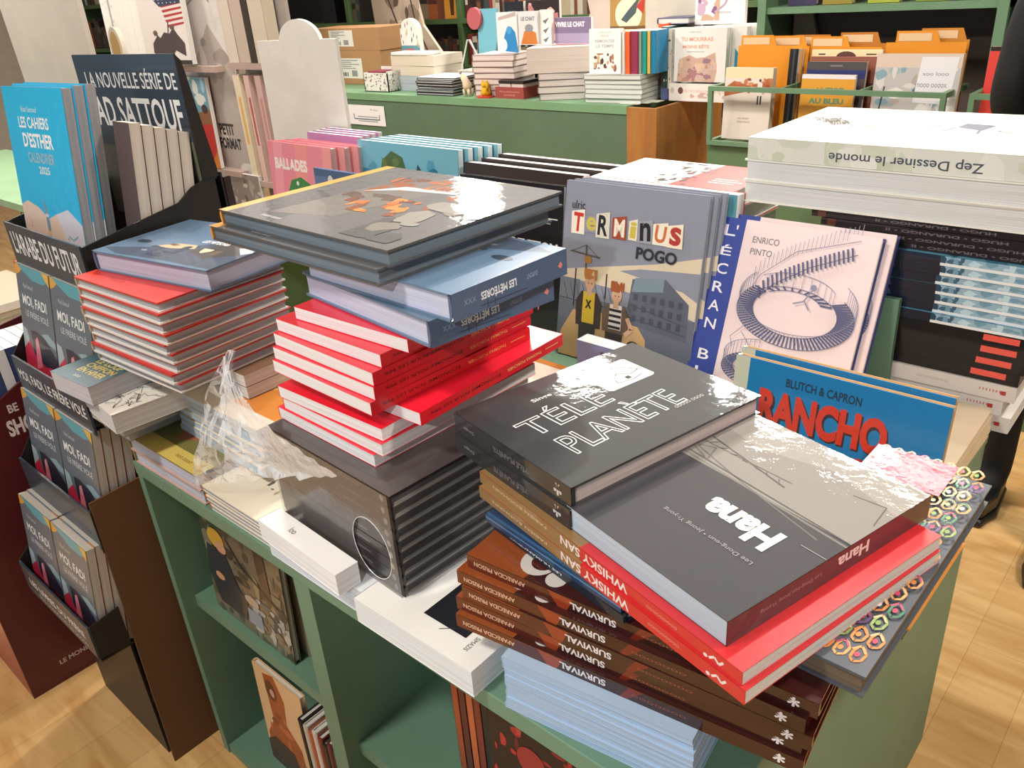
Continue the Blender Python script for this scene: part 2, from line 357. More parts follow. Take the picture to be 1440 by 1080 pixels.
book('paperback_book', 'white paperback with black line drawing under dark teal book, left end', 'book', 0.125, 0.19, 0.034, flat(0.005, -0.044, 0.8745, -5), '#e8e6e0', pages='#d6d8dc', hard=False, front=LD)
book('paperback_book', 'dark teal paperback with yellow lettering at left end of table', 'book', 0.128, 0.19, 0.0345, flat(-0.056, -0.066, 0.909, 4), '#3f6474', pages='#cfcfd6', hard=False, coat=0.3,
     front=[('t', 'LE LOUP', 0.6, 0.36, 0.62, 0.075, '#e0cf78', 0, 0.03), ('t', 'CHIFFON', 0.6, 0.27, 0.66, 0.075, '#e0cf78', 0, 0.03), ('t', 'EN HIVER', 0.6, 0.18, 0.62, 0.075, '#e0cf78', 0, 0.03), ('t', 'aaa', 0.5, 0.08, 0.16, 0.03, '#c9d6da')], spinec='#b04038')

# ---- comics behind, cool daylight put into their page colour, under the tower
def mk(M, lab): return book('comic_album', lab, 'book', 0.27, 0.22, 0.0098, M, '#c9c2ae', pages='#b8cbdc', hard=False, front=[('r', (0, 0, 1, 1), '#e6ddc8'), ('r', (0.55, 0.15, 1, 0.75), '#d98b3e'), ('b', 2, 5, (0.55, 0.2, 1, 0.7), ['#c9562e', '#e8b45a'], 0.12)])
pile(9, 0.0099, 0.8119, lambda i: (0.084 + 0.0012 * i, 0.068, -1), mk, 'cream and orange comic with daylight-tinted pages beneath left tower, {}', 'comics beneath the left tower', 0.006, 1.6, 3)
for i, c in enumerate(['#6a7480', '#8a6a54']):
    book('paperback_book', ['slate paperback hidden under the left tower', 'tan paperback hidden right under the left tower'][i], 'book', 0.17, 0.13, 0.0215, flat(0.09, 0.115, 0.9023 + i * 0.0217, 0), c, hard=False)

# ---- tower of red hardbacks
TW = [('r', (0, 0, 1, 1), '#d23c34'), ('t', 'kkkkkn  ul', 0.4, 0.12, 0.26, 0.06, '#7a1f1c')]
def mk(M, lab): return book('hardcover_book', lab, 'book', 0.26, 0.228, 0.0163, M, '#c8342e', pages='#b9bcc0', back='#e6e4e0', spinec='#b9a78c', front=TW)
def tw(i): return (-0.022, 0.004, 3)
tower = pile(9, 0.0166, 0.947, tw, mk, 'red and white hardback in the tall left tower, {} of nine', 'red hardbacks in the left tower', 0.004, 1.0, 12)
MET = [('r', (0, 0, 1, 1), '#5f7893'), ('p', [(0.0, 0.12), (0.3, 0.26), (0.42, 0.4), (0.55, 0.42), (0.7, 0.62), (0.86, 0.66), (1.0, 0.5), (1.0, 0.03), (0.6, 0.05), (0.2, 0.03)], '#49566a'),
       ('p', [(0.3, 0.3), (0.42, 0.42), (0.56, 0.44), (0.6, 0.36), (0.44, 0.3)], '#c9a98a'), ('p', [(0.6, 0.3), (0.72, 0.56), (0.9, 0.6), (0.98, 0.4), (0.8, 0.2)], '#4c4a4c'), ('p', [(0.86, 0.5), (0.95, 0.58), (1, 0.45), (0.96, 0.38)], '#c3d3e2'), ('b', 6, 9, (0.2, 0.1, 0.95, 0.4), ['#8b97a6', '#d6c2a8', '#384458', '#6c5c50'], 0.05),
       ('e', (0.15, 0.36, 0.06, 0.04), '#33414f'), ('e', (0.42, 0.9, 0.05, 0.035), '#33414f'), ('t', 'LES MÉTÉORES', 0.64, 0.55, 0.22, 0.075, '#e8ecf0', 0, 0.02), ('l', [(0.5, 0.86), (0.53, 0.88)], 0.012, '#e8ecf0')]
MSP = [('r', (0, 0, 1, 1), '#4c6180'), ('t', 'LES MÉTÉORES', 0.62, 0.5, 0.30, 0.36, '#e6e9ee', 0, 0.03), ('t', 'DUPONT', 0.33, 0.45, 0.1, 0.18, '#9db0c9'), ('l', [(0.38, 0.86), (0.78, 0.8)], 0.006, '#26344c'), ('l', [(0.66, 0.95), (0.66, 0.7)], 0.006, '#26344c'), ('l', [(0.72, 0.95), (0.72, 0.65)], 0.006, '#26344c'),
       ('p', [(0.06, 0.4), (0.09, 0.55), (0.06, 0.68), (0.045, 0.55)], '#d98a7a'), ('t', 'xxx', 0.86, 0.45, 0.1, 0.2, '#7d93b3')]
def meteor(M, lab): return book('hardcover_book', lab, 'book', 0.292, 0.20, 0.0338, M, '#5f7893', pages='#c6cbe2', front=MET, spine=MSP, spinec='#4c6180', rough=0.3, coat=0.4, group='blue-grey hardbacks with painted covers')
MM = meteor(flat(-0.022, 0.046, 1.0967, 9), 'blue-grey hardback with painted cover lying on top of left tower')

# ---- cream booklets
def mk(M, lab): return book('paperback_book', lab, 'book', 0.18, 0.24, 0.0098, M, '#ece5d2', pages='#9aa6b8', bt=0.0026, ov=0.0003, spinec='#b8602e',
                            front=[('b', 9, 5, (0.5, 0.2, 0.75, 0.36), ['#6a6a64', '#8a8a82', '#b8a888'], 0.035)])
pile(5, 0.0100, 0.7505, lambda i: (0.262, 0.004 - 0.001 * i, -0.5), mk, 'thin cream booklet with orange spine at front edge, {} of five', 'cream booklets', 0.002, 0.6, 5)
# ---- white books before and under the wrapped pack
for i in range(2):
    book('paperback_book', ['lower pale paperback under the white book before the wrapped pack', 'upper pale paperback under the white book before the wrapped pack'][i], 'book', 0.20 + 0.02 * i, 0.20, 0.0192, flat(0.45 - 0.003 * i, -0.004 + 0.003 * i, 0.7505 + 0.0195 * i, -0.5), '#dfe6ec', pages='#d8e2ee', hard=False)
book('paperback_book', 'bright white narrow paperback squeezed before the wrapped dark pack', 'book', 0.192, 0.036, 0.034, flat(0.458, -0.016, 0.7898, -3), '#f0f0f0', pages='#eef0f4', hard=False, front=[('t', 'loo', 0.34, 0.5, 0.07, 0.3, '#555a60')])
book('paperback_book', 'thick white paperback with black box on cover, jutting from front edge', 'book', 0.21, 0.27, 0.0395, flat(0.667, -0.016, 0.7502, 0.3), '#efefec', pages='#e3e9ec', hard=False,
     front=[('r', (0.45, 0.13, 0.80, 0.62), '#20222a'), ('l', [(0.97, 0.99), (1.0, 0.7), (0.9, 0.6), (0.92, 0.45), (0.78, 0.2), (0.62, 0.1)], 0.006, '#30343c'), ('t', 'SIMAZIS', 0.86, 0.12, 0.09, 0.03, '#44484c', 90 + 180)])

# ---- shrink-wrapped pack of dark albums
DK = [('r', (0, 0, 1, 1), '#4a4443')]
DSP = [('r', (0, 0, 1, 1), '#2c2728'), ('e', (0.06, 0.5, 0.014, 0.28), '#d8d6d2'), ('t', 'ooooooo ooo', 0.30, 0.5, 0.16, 0.2, '#8a8684')]
def mk(M, lab): return book('comic_album', lab, 'book', 0.285, 0.282, 0.0170, M, '#1d191b', pages='#2a2628', back='#9a9591', bt=0.0034, front=DK, spine=DSP, spinec='#2c2728', rough=0.3, coat=0.5)
pile(9, 0.0172, 0.7902, (0.7225, 0.024, 87), mk, 'dark album in the shrink-wrapped pack under red paperbacks, {} of nine', 'dark albums in the shrink-wrapped pack', 0.0008, 0.2, 8)
WR = film(0.46, '#7d7674', 0.32, bump=0.25, gain=0.5); WR2 = film(0.02, '#ffffff', 0.1, bump=0.35, gain=0.5)
wr = MB()                        # film on the front face with a round hole in it, lighter film on the right face
a = R(177); ux, uy_ = math.cos(a), math.sin(a)
def wp(s, z, off=0.0022):        # s metres from the right front corner along the front face
    return (0.7235 + ux * s - uy_ * 0 + off * 0.05, 0.0235 + uy_ * s - off, z)
hole = ellipse(0.055, 0.845, 0.040, 0.046, 28)
outer = [(0.004, 0.79), (0.285, 0.79), (0.285, 0.9455), (0.004, 0.9455)]
def ring(p):                     # project hole point outward onto the rectangle
    cx, cz = 0.055, 0.845; dx, dz = p[0] - cx, p[1] - cz; k = 1e9
    if dx > 1e-9: k = min(k, (0.285 - cx) / dx)
    if dx < -1e-9: k = min(k, (0.004 - cx) / dx)
    if dz > 1e-9: k = min(k, (0.9455 - cz) / dz)
    if dz < -1e-9: k = min(k, (0.79 - cz) / dz)
    return (cx + dx * k, cz + dz * k)
hp = [math.atan2(c[1] - 0.845, c[0] - 0.055) for c in outer]
angs = sorted([math.atan2(p[1] - 0.845, p[0] - 0.055) for p in hole] + hp)
hole = [(0.055 + 0.040 * math.cos(t) , 0.845 + 0.046 * math.sin(t)) for t in angs]
for i in range(len(hole)):
    p, q = hole[i], hole[(i + 1) % len(hole)]; P_, Q_ = ring((0.055 + math.cos(angs[i]), 0.845 + math.sin(angs[i]))), ring((0.055 + math.cos(angs[(i + 1) % len(hole)]), 0.845 + math.sin(angs[(i + 1) % len(hole)])))
    wr.poly([wp(*p), wp(*q), wp(*Q_), wp(*P_)], WR)
rim = [wp(0.055 + 0.040 * math.cos(2 * math.pi * i / 32), 0.845 + 0.046 * math.sin(2 * math.pi * i / 32), 0.0028) for i in range(33)]
wr.tube(rim, 0.0006, mat('#d8d8d6', 0.3, 0.5), 5)
nx, ny = 10, 6
b0 = R(87)
def rp(u, z):
    k = 0.0025 * noise.noise((u * 30, z * 40, 3))
    return (0.7262 + math.cos(b0) * u + 0.0012 + k, 0.0235 + math.sin(b0) * u, z)
for i in range(nx):
    for j in range(ny):
        u0, u1 = 0.286 * i / nx, 0.286 * (i + 1) / nx; z0, z1 = 0.79 + 0.1555 * j / ny, 0.79 + 0.1555 * (j + 1) / ny
        wr.poly([rp(u0, z0), rp(u1, z0), rp(u1, z1), rp(u0, z1)], WR2)
tag(wr.build('shrink_wrap'), 'clear shrink wrap with a round hole around the pack of dark albums', 'plastic wrap')

# ---- red paperbacks on the pack
RSP = [('r', (0, 0, 1, 1), '#d8202c'), ('t', 'THOMAS PORCHER', 0.30, 0.5, 0.26, 0.24, '#e8b870', 0, 0.01), ('t', 'ÉCONOMIE POUR LES 99%', 0.71, 0.5, 0.46, 0.3, '#4a1216', 0, 0.01), ('l', [(0.04, 0.5), (0.14, 0.5)], 0.004, '#e8b870')]
RED = '#e21f35'
GR = 'red paperbacks in the leaning stack'
def red(M, lab): return book('paperback_book', lab, 'book', 0.222, 0.29, 0.0180, M, RED, pages='#e9e6e6', hard=False, spine=RSP, spinec='#d8202c', rough=0.3, coat=0.25, group=GR)
z = 0.9455
r1 = red(flat(0.435, 0.066, z, -2), 'red paperback with white pages, lowest of nine in the red stack')
dup(r1, flat(0.449, 0.068, z + 0.0185, -1.5), 'red paperback, second lowest in the red stack, fore-edge outward', GR)
dup(r1, flat(0.446, 0.066, z + 0.0370, 0.5), 'red paperback with bright red cover showing, third lowest in red stack', GR)
up = [(0.700, 0.392, 0.0555, 181, 'short-looking red paperback, fourth lowest, dark spine lettering at right'),
      (0.672, 0.352, 0.0740, 178, 'red paperback with gold and dark lettered spine, middle of the red stack'),
      (0.668, 0.360, 0.0925, 179, 'red paperback, fourth from the top of the red stack'),
      (0.672, 0.362, 0.1110, 178, 'red paperback, third from the top of the red stack'),
      (0.662, 0.378, 0.1295, 180, 'red paperback, second from the top of the red stack'),
      (0.680, 0.400, 0.1480, 182, 'topmost red paperback, just under the blue-grey hardbacks')]
for x, y, dz, a, lab in up: dup(r1, flat(x, y, z + dz, a), lab, GR)
# ---- two blue-grey hardbacks and two wrapped albums on top
zt = z + 9 * 0.0185 + 0.0002
ML = dup(MM, flat(0.760, 0.305, zt, 173.5), 'lower blue-grey hardback on the red paperback stack, spine at right')
MU = dup(MM, flat(0.773, 0.318, zt + 0.0340, 169 + 9), 'upper blue-grey hardback between red stack and wrapped albums')
ALB = [('r', (0, 0, 1, 1), '#5e5f62'), ('r', (0, 0, 0.055, 1), '#dc9c50'), ('p', [(0.06, 0), (0.35, 0), (0.3, 0.4), (0.06, 0.5)], '#4c5054'), ('p', [(0.22, 0.1), (0.5, 0.2), (0.62, 0.9), (0.9, 0.99), (0.5, 1.0), (0.25, 0.6)], '#6c6a68'), ('b', 21, 22, (0.25, 0.4, 0.75, 0.9), ['#8a4a2a', '#a85a30', '#6a3c2c', '#564440'], 0.05),
       ('p', [(0.28, 0.56), (0.42, 0.66), (0.68, 0.72), (0.66, 0.75), (0.4, 0.72)], '#b8c4cc'), ('b', 22, 16, (0.4, 0.3, 0.7, 0.55), ['#b5642e', '#c9803e', '#7a452e'], 0.035),
       ('t', 'Zemouvin', 0.66, 0.80, 0.36, 0.13, '#c8713a', 4, 0.0), ('b', 23, 14, (0.7, 0.05, 1, 0.6), ['#777470', '#8a8782', '#4c4e52'], 0.08), ('t', 'ooooo ooooo', 0.3, 0.05, 0.12, 0.02, '#d8d8d8')]
def alb(M, lab): return book('comic_album', lab, 'book', 0.382, 0.312, 0.0205, M, '#4c4e50', pages='#6a7884', front=ALB, spinec='#dc9c50', rough=0.2, coat=1.0, bump=0.16, group='shrink-wrapped albums on the leaning stack')
a1 = alb(flat(0.292, 0.100, zt + 0.0683, -1), 'lower shrink-wrapped album with orange spine atop the leaning stack')
dup(a1, flat(0.300, 0.116, zt + 0.0891, -1.6), 'top shrink-wrapped album with smoky painted cover and orange spine')

# ---- crumpled plastic hanging at the left of the red stack
PL = film(0.05, '#f4f8fc', 0.12, bump=0.9, gain=0.5)
g = MB(); nu, nv = 26, 22; P = []
def lerp(a, b, t): return tuple(p + (q - p) * t for p, q in zip(a, b))
top = [(0.415, 0.040, 1.045), (0.425, 0.030, 1.060), (0.437, 0.034, 1.030)]
for i in range(nu + 1):
    u = i / nu
    tp = (0.400 + 0.04 * u, 0.034 + 0.012 * u, 1.058 - 0.10 * max(0, u - 0.5))
    bt = lerp((0.262, -0.010, 0.806), (0.640, 0.026, 0.948), u)
    for j in range(nv + 1):
        v = j / nv
        p = lerp(tp, bt, v ** 1.15); k = 0.020 * min(1, 3 * v) * (1 - 0.4 * v)
        n1 = noise.noise((u * 9, v * 4, 1.3)); n2 = noise.noise((u * 9, v * 4, 7.7)); n3 = noise.noise((u * 20, v * 14, 2.2))
        y = p[1] - 0.004 + k * (n1 + 0.6 * n3)
        if u > 0.34: y = min(y, 0.014)
        P.append((p[0] + k * 0.6 * n2, y - 0.012 * math.sin(math.pi * v), p[2] + k * 0.6 * n3))
k = g.slot(PL); g.v = P
for i in range(nu):
    for j in range(nv):
        a = i * (nv + 1) + j; g.f.append((a, a + nv + 1, a + nv + 2, a + 1)); g.mi.append(k)
tag(g.build('plastic_bag', smooth=False), 'crumpled clear plastic hanging beside the red paperbacks', 'plastic wrap')

# ================================================================ stack at the near corner
def mk(M, lab): return book('paperback_book', lab, 'book', 0.222, 0.28, 0.0085, M, '#a3bcd8', pages='#a3bddb', hard=False)  # blue of the cool daylight is painted into pages and covers
pile(9, 0.0086, 0.7502, (0.916, -0.001, 8), mk, 'thin manga with daylight-tinted pages beneath the brown albums, {} of nine', 'daylight-tinted mangas', 0.0015, 0.5, 31)
SV = [('r', (0, 0, 1, 1), '#2e0f0b'), ('p', [(0.62, 0), (1, 0), (1, 1), (0.72, 1)], '#4a1a10'), ('p', [(0.78, 0), (1, 0), (1, 1), (0.84, 1)], '#5a2412'), ('p', [(0.64, 0.1), (0.72, 0.0), (0.69, 1.0), (0.66, 1.0)], '#8a3418'), ('p', [(0.40, 0.0), (0.44, 0.0), (0.47, 1.0), (0.45, 1.0)], '#6a1c10'),
      ('t', 'SURVIVAL', 0.58, 0.5, 0.14, 0.5, '#cfccd0', 0, 0.03), ('t', 'APARECIDA PRISON', 0.885, 0.5, 0.18, 0.34, '#d0a890', 0, 0.02), ('t', 'ooooooo', 0.36, 0.5, 0.15, 0.16, '#8a4a3c'), ('t', '*', 0.055, 0.5, 0.028, 0.66, '#d8d4d8', 0, 0.02)]
SVF = [('r', (0, 0, 1, 1), '#5a1e16'), ('r', (0, 0.72, 1, 1), '#8a4620'), ('p', [(0.0, 0.8), (0.3, 0.76), (0.6, 0.6), (1, 0.5), (1, 0.0), (0, 0)], '#3a1410'), ('e', (0.12, 0.80, 0.09, 0.055), '#c8c4c0'), ('e', (0.12, 0.79, 0.05, 0.035), '#4a1c14'), ('e', (0.06, 0.72, 0.045, 0.03), '#c8c4c0'), ('b', 42, 12, (0, 0, 1, 0.5), ['#6a2018', '#8a2c1c', '#2c100e'], 0.08)]
SW = [(0, 0), (-0.003, 0.003), (0.004, 0.0), (-0.002, -0.002), (0.006, 0.004)]
def mk(M, lab): return book('comic_album', lab, 'book', 0.28, 0.392, 0.0174, M, '#5a1e16', pages='#6a2a20', front=SVF, spine=SV, spinec='#2e0f0b', rough=0.18, coat=1.0, bump=0.05)
pile(5, 0.0178, 0.8278, lambda i: (1.231 + SW[i][0], 0.056 + SW[i][1], 97.5 - 0.8 * i), mk, 'glossy brown album with white spine lettering at near corner, {} of five', 'glossy brown albums', 0.002, 0.7, 33)
HU = [('r', (0, 0, 1, 1), '#1b2430'), ('t', 'LES HUMANOÏDES', 0.64, 0.5, 0.42, 0.3, '#c9ced6', 0, 0.02), ('t', 'ooooooo', 0.8, 0.12, 0.2, 0.14, '#8a94a2')]
for i in range(2):
    book('comic_album', ['thin black album with white spine lettering lying on brown albums', 'thin dark blue album under the golden brown spines'][i], 'book', 0.20, 0.215, 0.0112, flat(1.050 - 0.004 * i, 0.038 + 0.002 * i, 0.9172 + 0.0118 * i, 79 + 2 * i), ['#1b2430', '#1f3a5c'][i], spinec=['#161c26', '#27527c'][i],
         pages='#a9c2d8', spine=HU if i == 0 else [('r', (0, 0, 1, 1), '#1d3a5a'), ('r', (0, 0.3, 1, 0.5), '#3f78a8')], rough=0.25, coat=0.6)
# patterned album sticking out to the right
PT = [('r', (0, 0, 1, 1), '#4a4f58')]
rr = random.Random(5)
for j in range(15):               # rows of small orange and coloured leaf loops
    for i in range(8):
        x, y = 0.07 + 0.115 * i + 0.05 * (j % 2), 0.03 + 0.066 * j; c = ['#c9803c', '#c98a4a', '#3f7a5a', '#c9803c', '#6a4a7c', '#d09a5a', '#8aa05a'][(i * 2 + j * 3) % 7]
        lp = [(x + 0.044 * math.sin(t_ * 0.9) * (1 + 0.3 * math.sin(t_)), y + 0.030 * (1 - math.cos(t_ * 0.9))) for t_ in range(8)]
        PT.append(('l', lp, 0.020, c)); PT.append(('l', [(x - 0.045, y + 0.04), (x, y + 0.062), (x + 0.045, y + 0.04)], 0.017, rr.choice(['#c9803c', '#d8b48a', '#3f7a5a', '#b04a6a', '#d0a060'])))
        PT.append(('e', (x, y + 0.028, 0.019, 0.010, 8), rr.choice(['#c9803c', '#c03a5a', '#7a9a4c', '#cfc8bc'])))
PT += [('r', (0, 0.80, 0.72, 1), '#b34a5c'), ('b', 6, 60, (0, 0.80, 0.72, 1), ['#c2607a', '#a33c50', '#c46a78'], 0.02)]
book('comic_album', 'colourful album with orange leaf pattern sticking out at right of near stack', 'book', 0.127, 0.362, 0.0245, flat(1.136, 0.089, 0.9172, -0.8), '#4a4f58', pages='#6a5a48', front=PT, spinec='#3a2a24', rough=0.5, coat=0.2, bump=0.14)
for i, (lab, c, pg) in enumerate([('green album under the patterned one, standing out over the right table end', '#2f4a34', '#c9a878'), ('orange album directly below the patterned album, over right table end', '#c8863a', '#c9a878')]):
    book('comic_album', lab, 'book', 0.24 + 0.012 * i, 0.20, 0.042, flat(0.985, 0.37 - 0.03 * i, 0.7503 + i * 0.0425, -1), c, pages=pg, coat=0.4)
book('comic_album', 'grey album lying hidden between the orange and patterned albums', 'book', 0.2, 0.12, 0.040, flat(0.99, 0.375, 0.8358, 0), '#3a3438')
# two albums with half golden, half red spines
SA = [('r', (0, 0, 1, 1), '#c4242a'), ('r', (0.53, 0, 1, 1), '#8f7048'), ('t', 'WHISKY SAN', 0.48, 0.5, 0.26, 0.72, '#e2d8d6', 0, 0.02), ('t', 'FABIEN RODHAIN', 0.80, 0.5, 0.26, 0.26, '#cdb58a', 0, 0.01),
      ('t', 'ooooooooo', 0.235, 0.5, 0.10, 0.2, '#d88a86'), ('l', [(0.05, 0.35), (0.062, 0.7), (0.075, 0.4), (0.09, 0.72)], 0.006, '#e6d8d6'), ('e', (0.10, 0.72, 0.006, 0.13), '#e6d8d6')]
SAF = [('r', (0, 0, 1, 1), '#c6262c'), ('r', (0, 0.53, 1, 1), '#8f7048')]
s0 = book('comic_album', 'lower album with golden and red spine beneath the dark grey hardbacks', 'book', 0.285, 0.40, 0.0152, flat(1.197, -0.001, 0.9421, 76.5), '#c6262c', pages='#dcdad6', hard=False, front=SAF, spine=SA, spinec='#c4242a', rough=0.3, coat=0.4, group='golden and red albums')
dup(s0, flat(1.192, 0.002, 0.9575, 75.9), 'upper album with golden and red spine, red cover showing beside the dark thick book')
# third and second grey books of the pair, and the thick dark one
TE = [('r', (0, 0, 1, 1), '#343537'), ('t', 'TÉLÉ', 0.33, 0.60, 0.44, 0.22, '#f4f4f2', 2, 0, 0.012), ('t', 'PLANÈTE', 0.46, 0.34, 0.60, 0.24, '#f4f4f2', 2, 0, 0.012), ('t', 'Singe', 0.34, 0.80, 0.10, 0.04, '#d6d6d4', 0, 0.02), ('t', 'ooooo oooo', 0.76, 0.22, 0.16, 0.025, '#a8a8a6'),
      ('p', [(0.585, 0.60), (0.60, 0.585), (0.83, 0.585), (0.845, 0.60), (0.845, 0.85), (0.83, 0.865), (0.60, 0.865), (0.585, 0.85)], '#ecebe6'),
      ('l', [(0.62, 0.66), (0.66, 0.78), (0.72, 0.82), (0.78, 0.78), (0.82, 0.7), (0.76, 0.68), (0.72, 0.74), (0.68, 0.7), (0.66, 0.64), (0.74, 0.62), (0.8, 0.64)], 0.005, '#3a3a3a'), ('r', (0.72, 0.64, 0.745, 0.675), '#2a2a2a')]
TS = [('r', (0, 0, 1, 1), '#2e2f31'), ('t', '*', 0.10, 0.5, 0.06, 0.6, '#b9bcc0', 0, 0.03), ('t', 'TÉLÉ PLANÈTE', 0.48, 0.62, 0.30, 0.3, '#9a9da2', 0, 0, 0.012), ('t', 'Singe', 0.86, 0.5, 0.1, 0.2, '#8a8d90')]
t0 = book('hardcover_book', 'lower dark grey wrapped hardback of two left of the thick dark book', 'book', 0.296, 0.222, 0.0252, flat(0.962, 0.071, 0.9730, 77.3), '#3b3c3e', pages='#c9b8b6', front=TE, spine=TS, spinec='#2e2f31', rough=0.22, coat=1.0, bump=0.09, group='dark grey wrapped hardbacks')
dup(t0, flat(0.962, 0.074, 0.9984, 77.5), 'upper dark grey wrapped hardback with outlined white lettering and white picture')
HA = [('r', (0, 0, 1, 1), '#37373c'), ('r', (0, 0, 1, 0.44), '#7f7b77'), ('p', [(0, 0.36), (0, 0.20), (0.35, 0.12), (0.7, 0.2), (1, 0.16), (1, 0.0), (0, 0)], '#8d8984'), ('l', [(0, 0.46), (1, 0.42)], 0.012, '#6d6a66'), ('l', [(0.1, 0.5), (0.55, 0.43), (0.9, 0.36), (1, 0.3)], 0.008, '#5f5d5c'),
      ('l', [(0.42, 0.34), (0.95, 0.26)], 0.010, '#4f4c4a'), ('l', [(0.42, 0.30), (0.95, 0.31)], 0.006, '#55524f'), ('l', [(0.02, 0.3), (0.06, 0.18), (0.2, 0.2)], 0.006, '#55524f'), ('l', [(0.8, 0.40), (0.84, 0.32), (0.95, 0.36), (0.82, 0.40)], 0.008, '#66635f')]
HA += [('l', [(0.45 + 0.07 * i, 0.34 - 0.01 * i), (0.48 + 0.07 * i, 0.31)], 0.005, '#55524f') for i in range(7)]
HA += [('l', [(0, 0.44), (1, 0.40)], 0.006, '#55534f'), ('t', 'Hana', 0.37, 0.62, 0.37, 0.125, '#f0ece4', 0, 0.045), ('t', 'Lee Dong-eun • Jeong Yi-yong', 0.40, 0.75, 0.48, 0.024, '#8f8d90', 0, 0.0), ('l', [(0.0, 0.56), (0.12, 0.56)], 0.003, '#9a9694')]
HS = [('r', (0, 0, 1, 1), '#4d2a30'), ('r', (0.42, 0, 1, 0.4), '#3c2c2b'), ('t', 'Hana', 0.42, 0.46, 0.16, 0.52, '#e6ddd8', 0, 0.03), ('t', 'Lee Dong-eun Jeong Yi-yong', 0.72, 0.44, 0.28, 0.2, '#9a8a86')]
book('paperback_book', 'thick dark grey wrapped paperback with white title upside down, topmost at right', 'book', 0.238, 0.290, 0.0272, flat(1.241, 0.300, 0.9732, 165.4), '#46464b', pages='#b4c4d2', hard=False, front=HA, spine=HS, spinec='#4d2a30', rough=0.2, coat=1.0, bump=0.15)

# ================================================================ middle of the table: leaning albums
def lean_pair(n, dy, first, M0, labels, group=None):
    out = [first]; 
    for i in range(1, n): out.append(dup(first, Matrix.Translation((0.004 * i, dy * i, 0)) @ M0, labels[i - 1], group))
    return out
# flat pinkish books with orange edge
for i in range(3):
    book('comic_album', ['lowest flat cream album with orange edge behind the red stack', 'middle flat cream album with orange edge behind the red stack', 'top flat cream album with orange edge before the grey leaning album'][i], 'book', 0.29, 0.235, 0.0158, flat(0.375 + 0.012 * i, 0.455 - 0.01 * i, 0.7503 + 0.0162 * i, -1), '#d8c2b4', pages='#d9c9c0',
         front=[('r', (0, 0.93, 1, 1), '#b5702e'), ('r', (0, 0.0, 1, 0.06), '#b5702e'), ('t', 'DOMAINE', 0.6, 0.3, 0.5, 0.14, '#2a2224', 0, 0.03), ('r', (0.1, 0.5, 0.9, 0.52), '#b5702e')], back='#b5702e', spinec='#c97a34', coat=0.4)
book('paperback_book', 'lilac wrapped book standing before the grey leaning album with two punks', 'book', 0.135, 0.118, 0.034, stand(0.515, 0.660, 0.7503, -1, 0, 0.034), '#7d83b4', pages='#e4e2e2', hard=False, front=[('r', (0, 0, 1, 1), '#7d83b4'), ('r', (0.42, 0, 1, 0.9), '#30324a')], rough=0.2, coat=1.0, bump=0.1)
# grey album with two punks
W_, H_ = 0.324, 0.366
TM = [('r', (0, 0, 1, 1), '#8d91a2'), ('p', [(0, 0.50), (0.35, 0.56), (0.7, 0.62), (1, 0.69), (1, 0.61), (0.6, 0.58), (0.45, 0.55), (0.9, 0.5), (1, 0.46), (1, 0.36), (0.6, 0.44), (0.0, 0.46)], '#dccdb2'),
      ('r', (0, 0.0, 1, 0.36), '#6c7080'), ('p', [(0.02, 0.0), (0.03, 0.14), (0.12, 0.28), (0.3, 0.3), (0.6, 0.28), (0.68, 0.2), (0.70, 0.0)], '#d3ad7a'), ('p', [(0.52, 0.27), (0.55, 0.52), (0.78, 0.55), (0.95, 0.44), (0.96, 0.24)], '#5f6474'),
      ('p', [(0.55, 0.45), (0.57, 0.53), (0.77, 0.55), (0.77, 0.48)], '#7d929e'), ('l', [(0.545, 0.38), (0.95, 0.32)], 0.006, '#494d5a'), ('l', [(0.545, 0.31), (0.95, 0.27)], 0.006, '#494d5a'), ('r', (0.0, 0.33, 0.16, 0.46), '#767c8c'), ('l', [(0.12, 0.3), (0.12, 0.52)], 0.01, '#2a2a30'), ('l', [(0.36, 0.38), (0.36, 0.52)], 0.01, '#2a2a30'), ('l', [(0, 0.34), (0.5, 0.33)], 0.006, '#3a3c44')]
for j in range(3):
    for i in range(6): TM.append(('r', (0.57 + 0.062 * i, 0.29 + 0.06 * j, 0.60 + 0.062 * i, 0.325 + 0.06 * j), '#4a4e5c'))
TM += [('l', [(0.03 + 0.05 * i, 0.44), (0.07 + 0.05 * i, 0.34)], 0.003, '#4a4c54') for i in range(9)]
TM += [('l', [(0.2, 0.5), (0.19, 0.66)], 0.012, '#5a5048'), ('l', [(0.07, 0.615), (0.30, 0.60)], 0.010, '#5a5048'), ('l', [(0.19, 0.66), (0.08, 0.615)], 0.004, '#5a5048'), ('l', [(0.19, 0.66), (0.29, 0.60)], 0.004, '#5a5048'), ('e', (0.21, 0.58, 0.03, 0.022), '#a5763e')]
